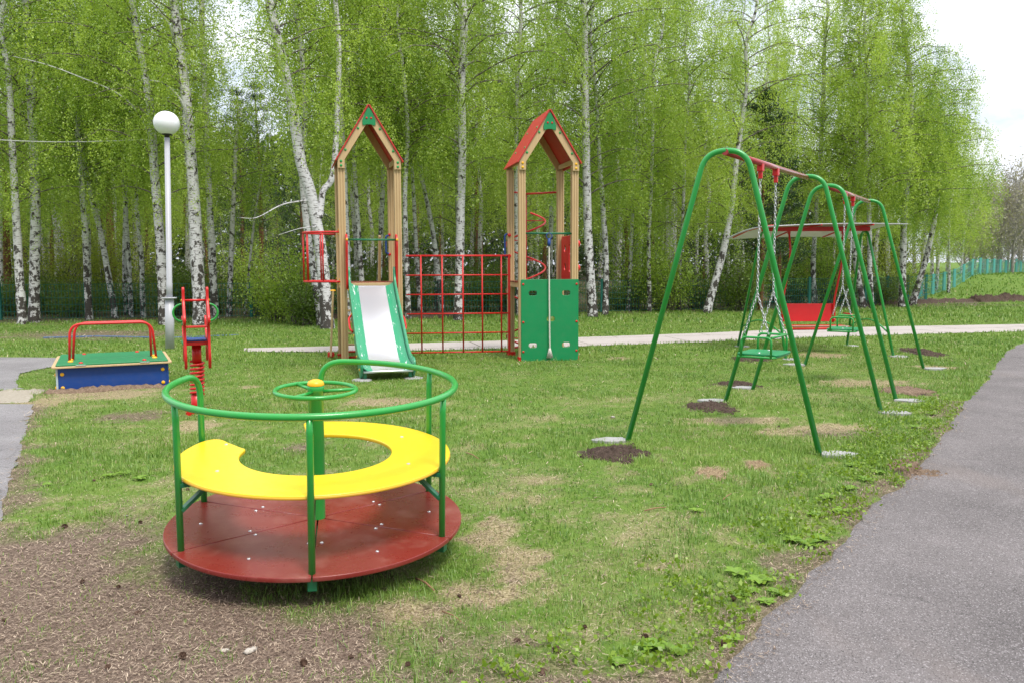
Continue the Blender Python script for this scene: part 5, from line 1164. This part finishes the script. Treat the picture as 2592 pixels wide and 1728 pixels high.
# cable
A_ = at(*D(-120, 314), 20.6); B_ = at(*D(352, 320), 21.4)
o = MB().tube([A_.lerp(B_, t)-Vector((0, 0, .10*math.sin(PI*t))) for t in np.linspace(0, 1, 24)], .011, n=6).build('overhead_cable', M['cable']); tag(o, 'thin pale cable strung through the birches left of the lamp globe', 'cable')

# ------------------------------------------------------------------ grass, litter, weeds
FEET = [(f.x, f.y) for f in f1+f2]
def off_paths(x, y, m=0.):
    k = np.ones(len(x), bool)
    for P_ in POLYS: k &= ~inpoly(x, y, P_)
    return k
def zone(y0, y1, dens, g, k=.72, pad=1.0):
    area = 0; n = int(dens*((y1-y0)*pad*2+k*(y1*y1-y0*y0))); y = np.sqrt(g.uniform(y0*y0, y1*y1, n)); x = g.uniform(-1, 1, n)*(k*y+pad*y/(y+1)); return x, y
def blades(x, y, h, wd, g, lean=.5, seg=2):
    n = len(x); z = gz(x, y)-.004; az = g.uniform(0, 2*PI, n); d = np.stack([np.cos(az), np.sin(az)], -1); s = np.stack([-np.sin(az), np.cos(az)], -1)
    ln = (np.abs(g.normal(size=n))*lean*h)[:, None]; w2 = (wd/2)[:, None]; b = np.stack([x, y], -1)
    p0 = np.c_[b-s*w2, z]; p1 = np.c_[b+s*w2, z]; mid = b+d*ln*.35; p2 = np.c_[mid+s*w2*.8, z+h*.6]; p3 = np.c_[mid-s*w2*.8, z+h*.6]; tip = b+d*ln; p4 = np.c_[tip+s*w2*.15, z+h*(1-.25*np.clip(ln[:, 0]/h, 0, 1))]; p5 = np.c_[tip-s*w2*.15, p4[:, 2]]
    V = np.stack([p0, p1, p2, p3, p4, p5], 1).reshape(-1, 3); i = np.arange(n)[:, None]*6
    Qd = np.concatenate([i+[[0, 1, 2, 3]], i+[[3, 2, 4, 5]]], 1).reshape(-1, 4); return V, Qd
g = np.random.default_rng(11); GV = []; 
for (y0, y1, dens, hh, ww) in ((1.9, 4.2, 5200, .042, .0032), (4.2, 7.5, 3000, .045, .0045), (7.5, 13, 1700, .045, .006), (13, 21, 420, .055, .013), (21, 33, 110, .10, .022), (33, 60, 22, .14, .05)):
    x, y = zone(y0, y1, dens, g); k = off_paths(x, y)
    for P_ in PADS: k &= ((((x-P_[0])/.17)**2+((y-P_[1])/.10)**2) > .62) | (g.uniform(0, 1, len(x)) < .12)
    x, y = x[k], y[k]; bare, dry, soil = masks(x, y)
    tall = fbm(x, y, 1.7, 21); clump = fbm(x, y, 6, 22)
    bare = np.clip(bare-(.10+.38*np.clip((fbm(x, y, 3.5, 91)-.45)*4, 0, 1)*(x > -2.0))*(bare > .3)*(y < 12), 0, 1); p = np.clip(1-bare, 0, 1)*np.clip(1-soil*.9, 0, 1)*np.clip(1.05-dry*.5, .2, 1)*np.clip(.35+1.3*clump, 0, 1)
    k = g.uniform(0, 1, len(x)) < p; x, y, tall, clump, dry, bare = (a[k] for a in (x, y, tall, clump, dry, bare))
    under = np.hypot(x-CC.x, y-CC.y) < .6
    h = hh*(.5+.85*np.clip((tall-.32)*2, 0, 1)+.4*(clump-.5))*g.uniform(.55, 1.25, len(x))*(1-.4*bare)*np.clip(1-dry*.45, .3, 1)
    # lusher band along the right path and the centre of the near lawn
    dr_ = np.abs(pdist(x, y, RIGHT)); h *= 1+.35*np.clip((1.4-dr_)/1.2, 0, 1)
    wv = ww*g.uniform(.7, 1.3, len(x)); val = np.clip(.38+.5*(fbm(x, y, 1.1, 61)-.5)+g.normal(size=len(x))*.13, 0, .72)
    isdry = g.uniform(0, 1, len(x)) < np.clip(.05+dry*.5+bare*.25, 0, .85); val = np.where(isdry, g.uniform(.76, 1, len(x)), val); h = np.where(isdry, h*.6, h)
    V, Qd = blades(x, y, h, wv, g, .75 if y0 < 10 else .5); GV.append((V, Qd, np.repeat(val, 2)))
V = np.concatenate([a[0] for a in GV]); o = 0; QQ = []
for a in GV: QQ.append(a[1]+o); o += len(a[0])
tag(big_mesh('lawn_grass', V, np.concatenate(QQ), M['grass'], np.concatenate([a[2] for a in GV])), 'short spring grass of the lawn, mixed with dry blades', 'grass', None, 'stuff')
# dry litter: needles and straws lying on the bare ground
LV_ = []
for (y0, y1, dens, L0) in ((1.9, 3.6, 8500, .021), (3.6, 6, 4500, .026), (6, 12, 700, .045), (12, 24, 130, .09)):
    x, y = zone(y0, y1, dens, g); bare, dry, soil = masks(x, y); k = off_paths(x, y)
    re = (np.abs(pdist(x, y, RIGHT)) < .12) | (np.abs(pdist(x, y, LEFTA)) < .1)
    p = np.clip(.12+bare*.95+dry*.5-soil, .02, 1)*(k | (re & (g.uniform(0, 1, len(x)) < .25))); kk = g.uniform(0, 1, len(x)) < p; x, y = x[kk], y[kk]; n = len(x)
    az = g.uniform(0, 2*PI, n); L_ = L0*g.uniform(.4, 1.3, n); z = np.maximum(gz(x, y), .006)+.004+g.uniform(0, .008, n); d = np.stack([np.cos(az), np.sin(az)], -1)*L_[:, None]/2; s = np.stack([-np.sin(az), np.cos(az)], -1)*(L0*.035*g.uniform(.5, 2.0, n))[:, None]; tl = g.normal(size=n)*.18*L_; b = np.stack([x, y], -1)
    V = np.stack([np.c_[b-d-s, z-np.minimum(tl, 0)*0+np.abs(tl)*.0], np.c_[b-d+s, z], np.c_[b+d+s, z+np.abs(tl)], np.c_[b+d-s, z+np.abs(tl)]], 1).reshape(-1, 3); LV_.append((V, np.arange(4*n).reshape(n, 4), np.clip(g.normal(.5, .28, n), 0, 1)))
V = np.concatenate([a[0] for a in LV_]); o = 0; QQ = []
for a in LV_: QQ.append(a[1]+o); o += len(a[0])
tag(big_mesh('dry_litter', V, np.concatenate(QQ), M['litter'], np.concatenate([a[2] for a in LV_])), 'dry pine needles and straw scattered on the worn ground', 'litter', None, 'stuff')
# small leafy ground cover along the right edge and in the foreground
x, y = zone(1.9, 9, 360, g); dR = -pdist(x, y, RIGHT); pc = np.clip((.75-dR)/.5, 0, 1)*(dR > .0)+.5*((y < 2.9) & (x > -.9))*fbm(x, y, 3, 70); pc *= np.clip((fbm(x, y, 2.5, 71)-.32)*3, 0, 1); k = off_paths(x, y) & (g.uniform(0, 1, len(x)) < pc); x, y = x[k], y[k]
P = []
for a, b in zip(x, y):
    m_ = g.integers(4, 9); P.append(np.c_[a+g.normal(size=m_)*.022, b+g.normal(size=m_)*.022, np.full(m_, .012)+g.uniform(.01, .05, m_)])
P = np.concatenate(P); V, Qd = leaf_quads(P, .024, g, -.1, .75); tag(big_mesh('ground_cover', V, Qd, M['clover'], g.uniform(0, 1, len(P))), 'small round-leaved ground cover along the asphalt edge', 'ground cover', None, 'stuff')
# broad leaved weeds
def weed_mesh(seed, n=11, L=.085):
    g2 = random.Random(seed); vs = []; fs = []
    for k in range(n):
        a = k*2.4+g2.uniform(-.3, .3); l = L*g2.uniform(.6, 1.2); wd = l*.30; up = g2.uniform(.25, .75); K = 6
        for i in range(K):
            t = i/(K-1); wi = wd*math.sin(PI*min(1, .12+t*.88))*(1 if t > .15 else .35); r = l*t; z = .012+up*l*(t-.62*t*t)+.0; c, s = math.cos(a), math.sin(a)
            for q in (-1, 0, 1): vs.append((c*r-s*q*wi, s*r+c*q*wi, z+(abs(q)*.18*wi)))
        o = k*K*3
        for i in range(K-1):
            for q in (0, 1): fs.append((o+i*3+q, o+i*3+q+1, o+(i+1)*3+q+1, o+(i+1)*3+q))
    me = bpy.data.meshes.new('weed'); me.from_pydata(vs, [], fs); me.polygons.foreach_set('use_smooth', [True]*len(fs))
    a = me.attributes.new('v', 'FLOAT', 'FACE'); a.data.foreach_set('value', np.random.default_rng(seed).uniform(.2, 1, len(fs)).astype(np.float32)); me.materials.append(M['weed']); return me
WM = [weed_mesh(k, 9+k) for k in range(4)]
for k, (px, py, s) in enumerate([(1745, 1345, 1.0), (1700, 1375, .75), (1790, 1372, .8), (1760, 1392, .7), (1725, 1365, .7), (1855, 1255, 1.1), (1885, 1245, 1.0), (1820, 1245, .9), (1690, 1325, .9), (1500, 1495, 1.0), (1560, 1510, .8), (1950, 1130, 1.0), (1990, 1110, 1.0), (2020, 1090, .9), (1930, 1180, 1.0), (1870, 1190, .8), (1900, 1150, .9), (1960, 1075, .9), (2010, 1050, .9), (2060, 1010, .9), (2100, 985, .9), (2140, 955, .9), (1680, 1480, .7), (285, 1095, .9), (250, 1100, .8), (320, 1105, .9), (110, 1118, .7), (1420, 1530, .6), (1600, 1180, .7)]):
    c = G(*D(px, py)); o = link(bpy.data.objects.new('broadleaf_weed', WM[k % 4])); o.location = (c.x, c.y, gzf(c.x, c.y)); o.rotation_euler = (0, 0, k*1.3); o.scale = (s*.75,)*3
    tag(o, 'largest pale broadleaf weed beside the near asphalt edge' if k == 0 else 'small broadleaf weed rosette growing in the lawn', 'weed', 'broadleaf weeds in the lawn')
# cones
def cone_mesh(seed):
    m = MB(); g2 = random.Random(seed); m.ball((0, 0, .013), .012, 8, (1, 1, 1.25))
    for k in range(34):
        t = (k+.5)/34; z = .001+.03*t; a = k*2.4; r = .017*math.sin(PI*(.18+.75*t))*g2.uniform(.85, 1.15); c, s = math.cos(a), math.sin(a)
        m.add([(c*.006-s*.004, s*.006+c*.004, z), (c*.006+s*.004, s*.006-c*.004, z), (c*r+s*.0055, s*r-c*.0055, z+.004), (c*(r+.003), s*(r+.003), z+.006), (c*r-s*.0055, s*r+c*.0055, z+.004)], [(0, 1, 2, 3, 4)], False)
    o = m.build('pine_cone', M['conem']); me = o.data; bpy.data.objects.remove(o); return me
CMs = [cone_mesh(k) for k in range(3)]
CP = [(425, 1515), (395, 1425+90), (185, 1350), (272, 1360), (1225, 1302), (1060, 1378), (1340, 1445), (1395, 1410), (1475, 1480), (1285, 1505), (1545, 1512), (1660, 1490), (990, 1525), (1130, 1525), (1010, 1480), (1040, 1550), (1090, 1545), (940, 1535), (800, 1515), (835, 1438), (430, 1130), (220, 1108), (205, 1085), (150, 1215), (310, 1415), (560, 1520), (700, 1540), (15, 1435), (30, 1265), (320, 1205), (1495, 1120), (1410, 1120), (2060, 960), (1790, 980), (460, 1500), (1180, 1480), (1245, 1560), (895, 1345), (1690, 1385), (250, 1545)]
CP = [c_ for k_, c_ in enumerate(CP) if k_ % 3 != 1]
for k, (px, py) in enumerate(CP):
    c = G(*D(px, py)); o = link(bpy.data.objects.new('pine_cone', CMs[k % 3])); o.location = (c.x, c.y, gzf(c.x, c.y)+.008); o.rotation_euler = (random.uniform(.8, 2.2), random.uniform(-.6, .6), k*1.7); s = random.uniform(.5, .95); o.scale = (s, s, s)
    tag(o, 'small brown open pine cone lying on the ground', 'pine cone', 'pine cones scattered on the ground')
# twigs
for k, (a, b, r, lab) in enumerate([((955, 1338), (997, 1372), .006, 'short thick orange-brown twig in the dry grass right of the merry-go-round'), ((1015, 1418), (1065, 1446), .003, 'thin twig on the worn ground below the merry-go-round'), ((1660, 1155), (1680, 1143), .004, 'short twig by the dark soil heap'), ((1070, 1045), (1100, 1060), .005, 'reddish stick right of the yellow bench'), ((1480, 1180), (1530, 1176), .004, 'thin pale stick lying in the middle of the lawn'), ((560, 1275), (610, 1290), .003, 'thin twig in the shade beneath the deck')]):
    A_ = G(*D(*a)); B_ = G(*D(*b)); A_.z = gzf(A_.x, A_.y)+.012; B_.z = gzf(B_.x, B_.y)+.02; Mm = (A_+B_)/2+Vector((.004, .006, .005))
    tag(MB().tube([A_, Mm, B_], [r, r*.9, r*.6], n=7).build('twig', M['twig']), lab, 'twig')
# pale stones
for k, (px, py, s, lab) in enumerate([(515, 1503, .022, 'flat pale stone in the foreground litter, left of the centre'), (575, 1505, .03, 'largest flat pale stone in the foreground litter'), (1408, 962, .03, 'pale lump lying on the lawn left of the nearest swing frame'), (290, 1190, .012, 'tiny white pebble on the worn ground')]):
    c = G(*D(px, py)); g2 = random.Random(k); m = MB(); n = 10
    m.lathe([(1e-4, 0), (s*.9, .002), (s, s*.22), (s*.7, s*.42), (1e-4, s*.46)], (0, 0, 0), n); m.v = [(x*(1+.25*g2.uniform(-1, 1)), y*.6*(1+.25*g2.uniform(-1, 1)), z) for x, y, z in m.v]
    o = m.build('stone', M['stone']); o.location = (c.x, c.y, gzf(c.x, c.y)); o.rotation_euler = (.1, 0, k); tag(o, lab, 'stone')
print('trees', cnt)
